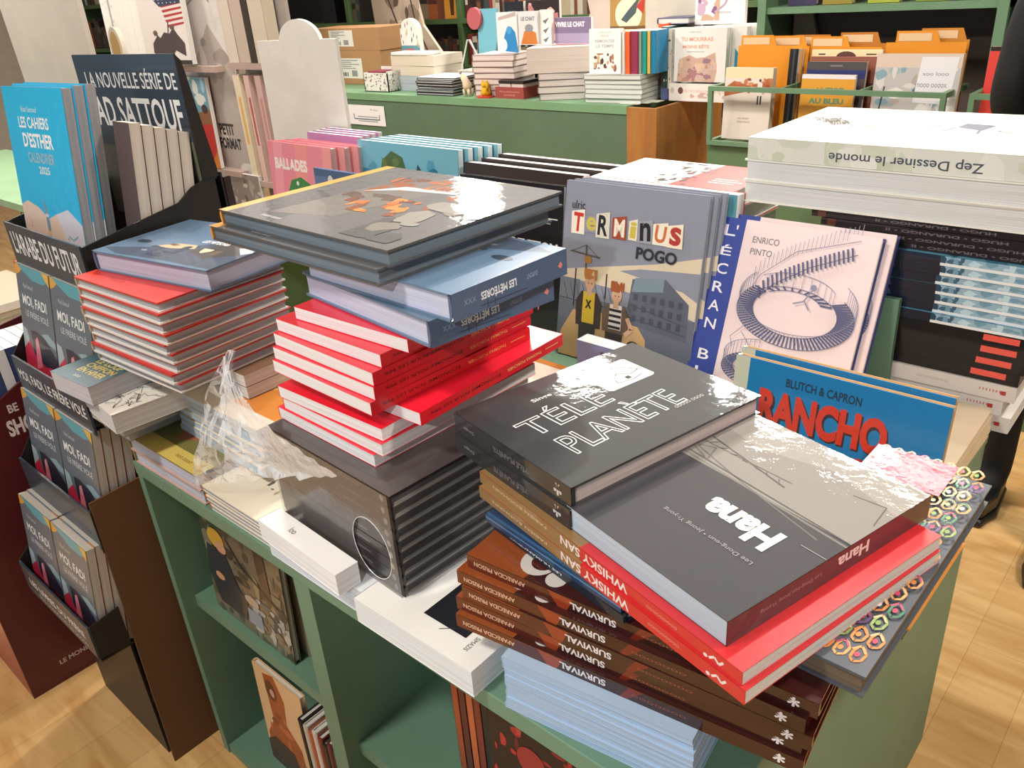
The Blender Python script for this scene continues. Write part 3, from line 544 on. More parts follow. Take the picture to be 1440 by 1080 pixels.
def punk(x, shirt, hair, top, jk):   # figure on the cover from thighs up
    f = [('p', [(x - 0.06, 0.0), (x - 0.065, 0.22), (x + 0.065, 0.22), (x + 0.06, 0.0), (x + 0.01, 0.0), (x, 0.12), (x - 0.01, 0.0)], '#3c3532'), ('p', [(x - 0.09, 0.2), (x - 0.10, top - 0.16), (x - 0.06, top - 0.10), (x + 0.06, top - 0.10), (x + 0.10, top - 0.16), (x + 0.10, 0.2)], jk),
         ('p', [(x - 0.045, 0.22), (x - 0.045, top - 0.10), (x + 0.045, top - 0.10), (x + 0.05, 0.22)], shirt), ('r', (x - 0.02, top - 0.12, x + 0.02, top - 0.07), '#d2a88a'), ('e', (x, top - 0.045, 0.038, 0.045), '#d2a88a'), ('b', int(x * 99), 9, (x - 0.05, top - 0.03, x + 0.05, top + 0.03), [hair], 0.03),
         ('l', [(x - 0.015, top - 0.05), (x - 0.005, top - 0.05)], 0.006, '#2a1f1c'), ('l', [(x + 0.01, top - 0.05), (x + 0.02, top - 0.05)], 0.006, '#2a1f1c')]
    return f
TM += punk(0.24, '#d8b832', '#b5763a', 0.50, '#3c302c') + [('t', 'X', 0.24, 0.33, 0.05, 0.05, '#1c1a1a', 0, 0.05)]
TM += punk(0.45, '#e6e2dc', '#a0562c', 0.46, '#6a5848') + [('r', (0.405, 0.225 + 0.032 * i, 0.495, 0.24 + 0.032 * i), '#22201f') for i in range(4)]
TM += [('l', [(0.54, 0.30), (0.58, 0.24), (0.53, 0.2)], 0.03, '#d2a88a'), ('e', (0.60, 0.12, 0.06, 0.06), '#3a2a24'), ('e', (0.60, 0.13, 0.035, 0.03), '#b58a6c'), ('p', [(0.52, 0.0), (0.55, 0.07), (0.66, 0.07), (0.70, 0.0)], '#26201f'), ('e', (0.6, 0.02, 0.03, 0.015), '#a5322c')]
bx = [(0.115, 'T', '#c8342c', '#efe6d8', 0.11), (0.215, 'e', '#c9b85a', '#8d91a2', 0.08), (0.305, 'R', '#26242a', '#d8d2c6', 0.115), (0.425, 'M', '#efe6d8', '#a0492c', 0.10), (0.525, 'i', '#c8b84a', '#e6dccc', 0.09), (0.61, 'n', '#1f1d20', '#9a9eac', 0.10), (0.715, 'U', '#c9703a', '#efe6d8', 0.095), (0.815, 's', '#b03a34', '#efe2cc', 0.10)]
for x, ch, c, bg, h in bx:
    w = 0.05 if ch != 'i' else 0.03
    TM += [('p', [(x - w, 0.775 - h * 0.55), (x + w * 1.05, 0.77 - h * 0.5), (x + w * 0.9, 0.785 + h * 0.62), (x - w * 1.1, 0.775 + h * 0.55)], bg), ('t', ch, x, 0.78, w * 1.5, h * 0.95, c, random.Random(ch).uniform(-5, 5), 0.03)]
TM += [('t', 'ulric', 0.11, 0.875, 0.10, 0.045, '#2a2a30'), ('t', 'POGO', 0.70, 0.665, 0.28, 0.065, '#2c2a30', 0, 0.03)]
M0 = stand(0.352, 0.792, 0.7505, 0.6, 10.3, 0.012)
b = book('comic_album', 'grey album with two punks and cut-out lettering leaning in table middle', 'book', W_, H_, 0.012, M0, '#8d91a2', pages='#d9d6d0', front=TM, rough=0.4, group='grey albums with two punks')
for i in range(2): dup(b, Matrix.Translation((0.008 * (i + 1), 0.0150 * (i + 1), 0)) @ M0, ['grey album directly behind the front one with two punks', 'rearmost grey album behind the one with two punks'][i])
# black album at its left
M0 = stand(0.05, 0.800, 0.7505, 0.6, 8, 0.016)
book('comic_album', 'black album with white and pink graphics left of the grey leaning album', 'book', 0.296, 0.350, 0.016, M0, '#17151a', pages='#d9d6d0',
     front=[('r', (0, 0, 1, 1), '#1c1a1e'), ('t', 'SCIENCE FICTION', 0.58, 0.62, 0.78, 0.07, '#f0eeec', 0, 0.05), ('l', [(0.66, 0.80), (0.96, 0.80)], 0.008, '#d8d4d0'), ('l', [(0.66, 0.77), (0.9, 0.77)], 0.006, '#a8a4a0'), ('r', (0.35, 0.0, 1, 0.48), '#1f1418'), ('r', (0.62, 0.28, 0.66, 0.48), '#e6b0bc'), ('r', (0.70, 0.28, 0.75, 0.48), '#d84a78'), ('r', (0.78, 0.26, 0.83, 0.5), '#f0c8d0'), ('r', (0.88, 0.3, 0.92, 0.56), '#c8365c'),
            ('r', (0.4, 0.2, 0.62, 0.44), '#c22a4c'), ('b', 17, 24, (0.4, 0.02, 0.98, 0.26), ['#c8365c', '#2a161c', '#e0708c', '#141014'], 0.035)], rough=0.3, coat=0.3)
# white album with staircase drawing
EC = [('r', (0, 0, 1, 1), '#ead6d8'), ('r', (0, 0, 0.19, 1), '#33479a')]
EC += [('t', ch, 0.095, y, 0.075 if ch not in "I'" else 0.02, 0.06, '#eceaf2', 0, 0.01) for ch, y in (('L', 0.93), ('É', 0.82), ('C', 0.715), ('R', 0.61), ('A', 0.505), ('N', 0.40), ('B', 0.22), ('L', 0.115), ('A', 0.02 + 0.01))]
EC += [('t', "'", 0.14, 0.95, 0.012, 0.025, '#eceaf2'), ('t', 'ENRICO', 0.34, 0.90, 0.17, 0.034, '#6a6a74'), ('t', 'PINTO', 0.325, 0.835, 0.14, 0.034, '#6a6a74')]
INK = '#55587c'; INK2 = '#8a8aa2'
def spiral(cx, cy, rx, ry, a0, a1, n, wd=0.16):
    o = []
    for i in range(n):
        t = R(a0 + (a1 - a0) * i / n); q = 1 - 0.28
        p = (cx + rx * math.cos(t), cy + ry * math.sin(t)); p2 = (cx + rx * q * math.cos(t), cy + ry * q * math.sin(t) + 0.01)
        o.append(('l', [p, p2], 0.011, INK)); o.append(('l', [p, (p[0], p[1] + 0.075)], 0.003, INK2))
    ring_ = [(cx + rx * math.cos(R(a0 + (a1 - a0) * i / 30)), cy + ry * math.sin(R(a0 + (a1 - a0) * i / 30))) for i in range(31)]
    o.append(('l', ring_, 0.004, INK)); o.append(('l', [(x, y + 0.075) for x, y in ring_], 0.004, INK2)); o.append(('l', [(cx + (x - cx) * 0.72, cy + (y - cy) * 0.72 + 0.01) for x, y in ring_], 0.004, INK)); return o
EC += spiral(0.61, 0.54, 0.36, 0.18, 140, 400, 60) + spiral(0.58, 0.58, 0.26, 0.10, 20, 140, 10)
for i in range(22):
    t = i / 21; x, y = 0.36 + 0.50 * t, 0.66 + 0.27 * t ** 0.7
    EC += [('l', [(x, y), (x + 0.02, y - 0.065)], 0.012, INK), ('l', [(x - 0.04, y + 0.03), (x - 0.04, y + 0.10)], 0.003, INK2)]
EC += [('l', [(0.30, 0.60), (0.36, 0.72), (0.55, 0.87), (0.90, 0.97)], 0.004, INK2), ('l', [(0.38, 0.60), (0.45, 0.68), (0.65, 0.80), (0.90, 0.90)], 0.004, INK)]
EC += spiral(0.50, 0.20, 0.26, 0.10, 100, 380, 40) + [('l', [(0.32, 0.4), (0.40, 0.32), (0.55, 0.28)], 0.004, INK2), ('l', [(0.28, 0.3), (0.26, 0.36), (0.34, 0.44)], 0.004, INK2)]
EC += [('e', (0.70, 0.70, 0.018, 0.016), INK2), ('l', [(0.70, 0.69), (0.66, 0.62), (0.60, 0.60)], 0.008, INK2), ('l', [(0.66, 0.63), (0.70, 0.58)], 0.008, INK2)]
M0 = stand(0.672, 0.787, 0.7505, -0.4, 20.5, 0.021)
b = book('hardcover_book', 'white album with staircase drawing and blue spine band, front of two', 'book', 0.298, 0.330, 0.021, M0, '#ead6d8', pages='#d8ccc0', front=EC, back='#2a3470', spinec='#33479a', rough=0.45, group='white albums with staircase drawing')
dup(b, Matrix.Translation((0.014, 0.026, 0)) @ M0, 'white album with blue boards behind the front staircase drawing one')
# blue album with red western lettering
RB = [('r', (0, 0, 1, 1), '#1478b4'), ('r', (0, 0, 0.075, 1), '#c3c8b4'), ('t', 'BLUTCH & CAPRON', 0.45, 0.865, 0.36, 0.075, '#1f3a50', 0, 0.03),
      ('t', 'RANCHO', 0.463, 0.605, 0.62, 0.31, '#3a2a30', 0, 0.07), ('t', 'RANCHO', 0.455, 0.62, 0.62, 0.31, '#cf3a28', 0, 0.05), ('t', 'BRAVO', 0.463, 0.245, 0.56, 0.29, '#3a2a30', 0, 0.07), ('t', 'BRAVO', 0.455, 0.26, 0.56, 0.29, '#cf3a28', 0, 0.05), ('b', 8, 12, (0.1, 0, 0.62, 0.22), ['#5a4a4c', '#3c3034', '#8a7a72'], 0.06)]
M0 = stand(0.861, 0.600, 0.7505, -0.6, 8, 0.013)
b = book('comic_album', 'blue album with red western lettering standing at right, front of two', 'book', 0.318, 0.186, 0.013, M0, '#1478b4', pages='#dcc8a8', front=RB, back='#c8a070', spinec='#c3c8b4', rough=0.4, coat=0.4, group='blue albums with red lettering')
dup(b, Matrix.Translation((-0.004, 0.024, 0.003)) @ M0, 'second blue album with red lettering, just behind the front one')
# thin albums flat at the right end of the table
def mk(M, lab): return book('comic_album', lab, 'book', 0.29, 0.232, 0.0094, M, '#b8a890', pages='#d8c8ac', back='#c2a884', coat=0.3)
pile(5, 0.0097, 0.7503, lambda i: (0.886, 0.690, 0), mk, 'thin album lying flat under the white paperbacks at right end, {} of five', 'thin flat albums at the right end', 0.003, 0.8, 51)

# ---- tall stack at the right
WS = [('r', (0, 0, 1, 1), '#cfcac6'), ('t', 'ooooooo', 0.4, 0.5, 0.16, 0.16, '#a8a4a0'), ('t', 'lllllll', 0.12, 0.45, 0.10, 0.16, '#b5726a'), ('r', (0.045, 0.36, 0.07, 0.62), '#a83a34')]
def mk(M, lab): return book('paperback_book', lab, 'book', 0.25, 0.32, 0.0282, M, '#d6d2ce', pages='#d9d6d2', hard=False, spine=WS, spinec='#cfcac6')
pile(3, 0.0286, 0.7505, lambda i: (1.193 + (0.004, -0.010, 0.004)[i], 0.945, 90), mk, 'white-grey paperback at the foot of the tall right stack, {} of three', 'white paperbacks in the right stack', 0.002, 0.8, 52)
BS = [('r', (0, 0, 1, 1), '#16151a'), ('r', (0.06, 0.12, 0.22, 0.62), '#e05a4e'), ('t', 'VALETTE', 0.86, 0.5, 0.16, 0.3, '#8a8878', 0, 0.02)]
def mk(M, lab): return book('hardcover_book', lab, 'book', 0.26, 0.33, 0.0212, M, '#141318', pages='#8a8684', hard=False, spine=BS, spinec='#16151a', rough=0.25, coat=0.6)
pile(4, 0.0214, 0.8366, lambda i: (1.198 + 0.004 * i, 0.944, 90), mk, 'black book with a coral bar on its spine, right stack, {} of four', 'black books with coral bars', 0.002, 0.7, 53)
BL = [('r', (0, 0, 1, 1), '#1c2436'), ('r', (0.0, 0.0, 0.56, 1), '#8fb0c2'), ('r', (0.0, 0.7, 0.56, 1), '#e2e8ea'), ('b', 71, 16, (0, 0, 0.56, 0.7), ['#3c6078', '#b8d4de', '#27485e', '#6f97ac'], 0.03), ('b', 72, 8, (0.56, 0.2, 1, 0.8), ['#2c3c54', '#1a2030', '#3f5a74'], 0.03)]
BF = [('r', (0, 0, 1, 1), '#5f9fbe'), ('b', 73, 30, (0, 0, 1, 1), ['#3a7a9c', '#8cc0d4', '#2c5a78', '#b4d8e4', '#486c84'], 0.10), ('t', 'VOILES', 0.14, 0.4, 0.42, 0.1, '#e8f0f2', 90, 0.04)]
def mk(M, lab): return book('comic_album', lab, 'book', 0.26, 0.34, 0.0162, M, '#5f9fbe', pages='#c9d6dc', front=BF, spine=BL, spinec='#1c2436', rough=0.2, coat=0.8)
pile(7, 0.0165, 0.9226, lambda i: (1.240 + 0.002 * (i % 3), 0.943, 90), mk, 'blue sea album with pale streaked spine in the right stack, {} of seven', 'blue albums in the right stack', 0.003, 0.8, 54)
DU = [('r', (0, 0, 1, 1), '#1b181a'), ('t', 'HUGO • DURANGO • II', 0.45, 0.5, 0.5, 0.4, '#6a6266', 0, 0.03), ('r', (0.93, 0, 0.97, 1), '#5a3026')]
def mk(M, lab): return book('comic_album', lab, 'book', 0.26, 0.37, 0.0120, M, '#17151a', pages='#8a7a70', spine=DU, spinec='#1b181a', rough=0.3, coat=0.4)
pile(4, 0.0122, 1.0385, lambda i: (1.262 - 0.022 * i, 0.950, 90), mk, 'near-black album below the big white books, {} of four', 'near-black albums in the right stack', 0.002, 0.7, 55)
ZS = [('r', (0, 0, 1, 1), '#d9dad2'), ('b', 81, 26, (0, 0, 1, 1), ['#cdd2c0', '#e2e3da', '#c3cbb4', '#dcdcd0'], 0.05), ('t', 'Zep Dessiner le monde', 0.52, 0.56, 0.43, 0.52, '#4a4f5c', 0, 0.012)]
ZF = [('r', (0, 0, 1, 1), '#f0eee4'), ('r', (0.0, 0.0, 0.42, 0.72), '#efe8cc'), ('p', [(0.42, 0.54), (0.60, 0.52), (0.64, 0.62), (0.58, 0.68), (0.46, 0.66)], '#9c97b4'), ('p', [(0.50, 0.40), (0.66, 0.38), (0.68, 0.47), (0.56, 0.48)], '#6a6c80'), ('l', [(0.56, 0.48), (0.44, 0.50)], 0.014, '#6a6c80'), ('l', [(0.56, 0.41), (0.42, 0.40)], 0.014, '#6a6c80'),
      ('l', [(0.40, 0.68), (0.50, 0.74), (0.44, 0.80)], 0.010, '#8a7a4a'), ('l', [(0.52, 0.22), (0.58, 0.30), (0.52, 0.36), (0.46, 0.30), (0.52, 0.22)], 0.010, '#7a7a6a'), ('l', [(0.50, 0.10), (0.56, 0.16), (0.50, 0.2)], 0.010, '#7a7a6a'),
      ('t', 'Zep', 0.60, 0.925, 0.05, 0.12, '#34363c', 120, 0.02), ('t', 'Dessiner', 0.56, 0.865, 0.10, 0.12, '#24262c', 120, 0.03), ('t', 'le monde', 0.50, 0.83, 0.10, 0.12, '#24262c', 120, 0.03)]
z0 = 1.0880
zb = book('art_book', 'lowest of the three big white art books on the right stack, pages outward', 'book', 0.35, 0.56, 0.0385, flat(0.695, 1.295, z0, -90), '#eceae2', pages='#e2e3e2', front=ZF, spine=ZS, spinec='#d9dad2', rough=0.35, coat=0.3, group='big white art books')
dup(zb, flat(0.699, 1.294, z0 + 0.039, -90.3), 'middle of the three big white art books, pages outward')
dup(zb, flat(1.262, 0.944, z0 + 0.078, 90), 'top big white art book with grey title on its spine')

# ================================================================ cardboard book dispenser at the left
NAVY = mat('#2c3e4e', 0.35, 0.2, kind='board'); BLK = mat('#1b1716', 0.5, kind='board'); BRN = mat('#6b4a30', 0.75, kind='board'); BLK2 = mat('#221d1e', 0.45, kind='board')
X0, X1 = -0.405, -0.06
disp = empty('cardboard_display', Matrix.Translation((X0, 0.1, 0)))
tag(disp, 'tall black and navy cardboard book display with four tiers beside the green table', 'display')
IM = Matrix.Translation((-X0, -0.1, 0))
st = lambda c: mat(c, 0.4)
def part(name, f):
    m = MB(); f(m); m.v = [tuple(IM @ Vector(p)) for p in m.v]; return m.build(name, disp)
tiers = [(0.045, 1.050, 1.132, "L'ARABE DU FUTUR", 0.9, 0.55), (-0.024, 0.795, 0.872, 'MOI, FADI, LE FRÈRE VOLÉ', 0.92, 0.42), (-0.078, 0.570, 0.655, '', 0, 0), (-0.150, 0.352, 0.428, 'LES LIVRES DU FRÈRE', 0.8, 0.3)]
def lip(y, za, zb, s, w, h):
    def f(m):
        m.box(X0, y - 0.004, za, X1, y, zb, NAVY)
        if s:
            W_, H_ = X1 - X0, zb - za
            art(m, [('t', s, 0.5, 0.55, w, h, '#dfe3e4', 0, 0.02)], W_, H_, lambda x, z, l: (X0 + x, y - 0.004 - l, za + z), st)
            if y < -0.1: art(m, [('t', 'ooo oooooooo oo ooooo', 0.55, 0.2, 0.7, 0.16, '#aeb6bb')], W_, H_, lambda x, z, l: (X0 + x, y - 0.004 - l, za + z), st)
    return f
for y, za, zb, s, w, h in tiers:
    part('front_lip', lip(y, za, zb, s, w, h))
    zf = {0.045: 1.060, -0.024: 0.811, -0.078: 0.561, -0.150: 0.340}[y]
    part('tray_floor', lambda m: m.box(X0, y, zf, X1, y + 0.20, zf + 0.004, BLK))
# side panels: tier sides in black, lower brown wing on the right, back
part('side_panel', lambda m: m.prism([(0.045, 1.045), (0.045, 1.130), (0.232, 1.164), (0.262, 1.185), (0.312, 1.20), (0.312, 1.0), (0.20, 0.96)], X1, X1 + 0.004, BLK, lambda y, z, x: (x, y, z)))
part('side_panel', lambda m: m.prism([(-0.150, 0.350), (-0.150, 0.430), (-0.090, 0.440), (-0.090, 0.345)], X1, X1 + 0.003, BLK, lambda y, z, x: (x, y, z)))
part('side_panel', lambda m: m.prism([(-0.082, 0.565), (-0.082, 0.655), (-0.080, 0.66), (-0.080, 0.565)], X1, X1 + 0.003, BLK, lambda y, z, x: (x, y, z)))
def side_l(m):
    m.prism([(0.045, 1.045), (0.045, 1.130), (0.262, 1.175), (0.330, 1.20), (0.330, 0.0), (-0.08, 0.0), (-0.09, 0.34), (-0.150, 0.35), (-0.150, 0.43), (-0.076, 0.50), (-0.076, 0.655), (-0.024, 0.72), (-0.024, 0.87), (0.045, 0.95)], X0 - 0.004, X0, BLK, lambda y, z, x: (x, y, z))
part('side_panel', side_l)
part('side_wing', lambda m: m.prism([(-0.088, 0.0), (-0.078, 0.676), (0.30, 0.70), (0.30, 0.0)], X1, X1 + 0.004, BRN, lambda y, z, x: (x, y, z)))
part('base_front', lambda m: m.prism([(X0, -0.085), (X0 + 0.02, -0.085), (X1 - 0.03, -0.085), (X1 - 0.03, -0.080), (X0, -0.080)], 0.0, 0.352, BLK2, lambda x, y, z: (x, y, z)))
part('back_panel', lambda m: m.box(X0, 0.326, 0.0, X1, 0.330, 1.2, BLK))
def header(m):
    y0, y1 = 0.282, 0.255
    Y = lambda x: y1 + (y0 - y1) * (x - X0) / (X1 - X0)
    P = [(X0 - 0.012, 1.19), (X0 - 0.018, 1.412), (X1 - 0.002, 1.412), (X1 + 0.002, 1.19)]
    m.prism([(X0 - 0.012, 0.262), (X1 + 0.002, 0.288), (X1 + 0.002, 0.292), (X0 - 0.012, 0.266)], 1.10, 1.412, NAVY, lambda x, y, z: (x, y, z))
    W_, H_ = X1 - X0 + 0.014, 0.312
    tt = [('t', 'LA NOUVELLE SÉRIE DE', 0.53, 0.865, 0.88, 0.115, '#e6e8e8', 0, 0.01), ('t', 'RIAD SATTOUF', 0.48, 0.665, 0.96, 0.18, '#eef0f0', 0, 0.02), ('p', [(0, 0), (1, 0), (1, 0.52), (0.6, 0.44), (0, 0.46)], '#6a6a58')]
    art(m, tt, W_, H_, lambda x, z, l: (X0 - 0.012 + x, 0.262 + 0.026 * x / W_ - l, 1.10 + z), st)
    m.prism([(0.288, 1.412), (0.298, 1.40), (0.320, 1.21), (0.320, 1.195), (0.288, 1.195)], X1 + 0.002, X1 + 0.006, BLK, lambda y, z, x: (x, y, z))
    m.box(X0 - 0.012, 0.293, 1.19, X1 + 0.002, 0.318, 1.2, BLK)
part('header_card', header)
part('column', lambda m: m.box(X1 - 0.30, 0.331, 0.0, X1 + 0.002, 0.345, 1.19, mat('#2a1a1c', 0.5, kind='board')))

# books in the dispenser
MF = [('r', (0, 0, 1, 1), '#5f6b78'), ('p', [(0, 1), (0, 0.90), (0.12, 0.93), (0.25, 0.985), (0.2, 1)], '#d8a03a'), ('p', [(0.06, 1), (0.22, 0.955), (0.5, 0.90), (0.8, 0.90), (0.95, 0.93), (0.8, 1.0)], '#57a0b0'), ('p', [(0.8, 1), (0.92, 0.93), (1, 0.90), (1, 1)], '#d8b04a'),
      ('t', 'Riad Sattouf', 0.34, 0.83, 0.3, 0.035, '#c3ccd4'), ('t', 'MOI, FADI', 0.48, 0.70, 0.72, 0.10, '#e6eaec', 0, 0.02), ('t', 'LE FRÈRE VOLÉ', 0.52, 0.60, 0.68, 0.065, '#c9d0d6', 0, 0.01),
      ('r', (0, 0, 1, 0.26), '#b8304a'), ('p', [(0, 0.46), (0.14, 0.44), (0.22, 0.3), (0.2, 0.2), (0, 0.2)], '#a8b8c0'), ('p', [(0.26, 0.45), (0.45, 0.46), (0.7, 0.42), (1, 0.30), (1, 0.16), (0.75, 0.16), (0.5, 0.2), (0.3, 0.24)], '#2e2a36'), ('p', [(0.6, 0.46), (0.8, 0.49), (1.0, 0.44), (1, 0.38), (0.8, 0.40)], '#8fa9b2'),
      ('p', [(0.0, 0.26), (0.2, 0.36), (0.3, 0.25), (0.5, 0.16), (0.8, 0.2), (1, 0.14), (1, 0), (0, 0)], '#c92f4c'), ('p', [(0.34, 0.12), (0.38, 0.36), (0.46, 0.42), (0.5, 0.3), (0.52, 0.16)], '#e0788a'), ('e', (0.43, 0.36, 0.05, 0.045), '#d8909a'), ('r', (0.08, 0.04, 0.5, 0.08), '#a8243e')]
MSPN = [('r', (0, 0, 1, 1), '#5f6b78'), ('t', 'MOI FADI', 0.6, 0.5, 0.3, 0.4, '#e6eaec', 0, 0.02)]
names = {0: 'upper', 1: 'middle', 2: 'lowest'}
fb = None
def fadi(M, lab):
    global fb
    if fb is None:
        fb = book('paperback_book', lab, 'book', 0.163, 0.236, 0.0165, M, '#5f6b78', pages='#cfcac2', hard=False, front=MF, spine=MSPN, spinec='#5f6b78', back='#b8304a', rough=0.4, coat=0.2, group='grey and red paperbacks in the dispenser'); return fb
    return dup(fb, M, lab)
RANK = ['front', 'second', 'third', 'fourth', 'fifth']
for k, (y, z, n, ln) in enumerate([(-0.010, 0.817, 2, 11), (-0.066, 0.566, 4, 8), (-0.141, 0.345, 4, 8)]):
    for c in range(2):
        for i in range(n):
            M = stand(X0 + 0.005 + c * 0.169, y + i * 0.0176, z, 0, ln, 0.0165)
            fadi(M, '%s grey and red paperback in the %s column of %s dispenser row' % (RANK[i], ['left', 'right'][c], names[k]))
ES = [('r', (0, 0, 1, 1), '#0cb6ea'), ('p', [(0, 0.30), (0.12, 0.33), (0.3, 0.30), (0.45, 0.24), (0.6, 0.28), (0.8, 0.32), (1, 0.24), (1, 0), (0, 0)], '#e3c9b8'), ('p', [(0.6, 0.28), (0.8, 0.32), (1, 0.24), (1, 0.06), (0.7, 0.12)], '#d9d6e2'), ('p', [(0, 0.09), (0.4, 0.08), (0.7, 0.06), (1, 0.0), (0, 0)], '#d8a888'),
      ('p', [(0.40, 0.30), (0.415, 0.36), (0.44, 0.30), (0.46, 0.22), (0.45, 0.12), (0.44, 0.05), (0.42, 0.05), (0.41, 0.14)], '#7f97a4'), ('r', (0.405, 0.25, 0.455, 0.27), '#d8d6da'), ('e', (0.43, 0.15, 0.03, 0.018), '#e0b888'), ('l', [(0.75, 0.16), (0.82, 0.14), (0.9, 0.17)], 0.015, '#8fb4c4'),
      ('t', 'Riad Sattouf', 0.42, 0.875, 0.26, 0.03, '#d8f0f6'), ('t', 'LES CAHIERS', 0.46, 0.80, 0.50, 0.065, '#eef8fa', 0, 0.02), ('t', "D'ESTHER", 0.49, 0.70, 0.50, 0.085, '#f2fafc', 0, 0.03), ('t', 'CALENDRIER', 0.50, 0.60, 0.44, 0.06, '#9fc4d4', 0, 0.02), ('t', '2025', 0.52, 0.53, 0.18, 0.045, '#c9e6ee', 0, 0.03), ('b', 4, 8, (0.05, 0.1, 0.95, 0.26), ['#c9a898', '#b89888'], 0.012)]
M0 = stand(-0.392, 0.068, 1.0645, 4, 8, 0.018)
e0 = book('calendar', 'bright blue wrapped calendar with desert and rocket, front of the top tier', 'calendar', 0.232, 0.310, 0.018, M0, '#0cb6ea', pages='#a9acb2', hard=False, front=ES, back='#8a8c92', rough=0.25, coat=1.0, bump=0.25, group='wrapped calendars in the top tier')
for i in range(2): dup(e0, Matrix.Translation((0.003 * (i + 1), 0.0195 * (i + 1), 0.002)) @ M0, ['second wrapped blue calendar, behind the front one', 'rearmost wrapped calendar before the cream paperbacks'][i])
for i in range(5):               # cream fore-edges face right
    h = 0.240 - 0.0075 * i
    M = Matrix.Translation((-0.066, 0.148 + 0.0222 * i, 1.067)) @ Matrix.Rotation(R(-8), 4, 'X') @ Matrix(((-1, 0, 0, 0), (0, 0, 1, 0), (0, 1, 0, 0), (0, 0, 0, 1))) @ Matrix.Translation((0, 0, 0)) @ Matrix(((-1, 0, 0, 0.06), (0, 1, 0, 0), (0, 0, -1, 0.0212), (0, 0, 0, 1)))
    book('paperback_book', 'cream fore-edge of paperback, %s in top tier before the navy header' % ['nearest', 'second', 'third', 'fourth', 'farthest'][i], 'book', 0.06, h + 0.008, 0.0212, M, '#5a4a4a', pages='#e0d5c8', hard=False, group='cream paperbacks in the top tier')

# dark red floor display further left
REDD = mat('#54191e', 0.45, 0.2, kind='board'); REDD_LIT = mat('#9a3a34', 0.45, 0.2, kind='board')  # second red is the display's dark red with the lit look painted in
fd = empty('floor_display', Matrix.Translation((-0.67, -0.03, 0))); tag(fd, 'dark red cardboard floor display with white letters behind the navy dispenser', 'display')
FI = Matrix.Translation((0.67, 0.03, 0))
def fpart(name, f):
    m = MB(); f(m); m.v = [tuple(FI @ Vector(p)) for p in m.v]; return m.build(name, fd)
prof = [(-0.216, 0.0), (-0.216, 0.64), (-0.12, 0.715), (-0.05, 0.752), (-0.01, 0.772), (0.076, 0.806), (0.16, 0.82), (0.16, 0.0)]
def fside(m):
    m.prism(prof, -0.511, -0.505, REDD, lambda y, z, x: (x, y, z))
    art(m, [('t', 'BE', 0.60, 0.882, 0.07, 0.024, '#d8c8c4', 0, 0.03), ('t', 'SHOP', 0.64, 0.828, 0.24, 0.048, '#e6dcd8', 0, 0.04), ('t', 'LE MONDE', 0.40, 0.07, 0.28, 0.016, '#c9b8b4', 0, 0.02)], 0.30, 0.82, lambda y, z, l: (-0.505 + l, -0.216 + y, z), st)
fpart('side_panel', fside)
fpart('side_panel', lambda m: m.prism(prof, -0.836, -0.83, REDD, lambda y, z, x: (x, y, z)))
fpart('front_panel', lambda m: m.box(-0.83, -0.216, 0, -0.5115, -0.210, 0.64, REDD_LIT))
fpart('back_panel', lambda m: m.box(-0.83, 0.154, 0, -0.5115, 0.160, 0.95, REDD_LIT))
fpart('tray_floor', lambda m: m.box(-0.83, -0.209, 0.66, -0.5115, 0.153, 0.664, REDD))

# ================================================================ standing rows on the table behind
GT = 0.7505
BAL = [('r', (0, 0, 1, 1), '#e890a2'), ('p', [(0.0, 0.0), (0.1, 1.0), (0.25, 1.0), (0.14, 0.0)], '#f0a0b0'), ('p', [(0.34, 0), (0.46, 1.0), (0.64, 1.0), (0.52, 0)], '#ee9a98'), ('p', [(0.8, 0), (0.88, 1.0), (1, 1.0), (1, 0)], '#f0a0a0'), ('t', 'BALLADES', 0.36, 0.81, 0.52, 0.105, '#f6f0f0', 0, 0.05), ('t', 'ooooooo', 0.24, 0.81, 0.18, 0.03, '#f0d0d6'),
       ('p', [(0.26, 0.54), (0.34, 0.67), (0.5, 0.71), (0.64, 0.66), (0.7, 0.58), (0.62, 0.54), (0.7, 0.49), (0.55, 0.47), (0.52, 0.3), (0.3, 0.3)], '#3d8a4a'), ('p', [(0.56, 0.58), (0.7, 0.59), (0.6, 0.54)], '#c9483c'), ('p', [(0.14, 0.24), (0.22, 0.48), (0.34, 0.54), (0.36, 0.34), (0.4, 0.15)], '#b8c0c4'), ('e', (0.44, 0.65, 0.02, 0.02), '#f0f0f0'), ('p', [(0.36, 0.1), (0.4, 0.34), (0.6, 0.32), (0.66, 0.1)], '#4a9a58')]
M0 = stand(-0.930, 0.955, GT, -0.5, 4, 0.026)
b = book('hardcover_book', 'pink album with green dragon head and white lettering, front of three', 'book', 0.325, 0.335, 0.024, M0, '#e890a2', pages='#cfb8b4', front=BAL, back='#d87888', rough=0.4, coat=0.2, group='pink albums with green dragon')
for i in range(2): dup(b, Matrix.Translation((0.030 * (i + 1), 0.0262 * (i + 1), -0.0005)) @ M0, ['second pink album behind the one with green dragon head', 'rearmost pink album in the back row'][i])
book('comic_album', 'slate blue album standing low beside the pink dragon album', 'book', 0.30, 0.292, 0.012, stand(-0.612, 0.90, GT, -0.5, 3, 0.012), '#5f7ea8', front=[('r', (0, 0, 1, 1), '#5f7ea8'), ('r', (0, 0.93, 1, 1), '#4a6690'), ('e', (0.25, 0.9, 0.04, 0.05), '#dfe6ee'), ('e', (0.24, 0.65, 0.06, 0.08), '#2c3c58')], coat=0.5)
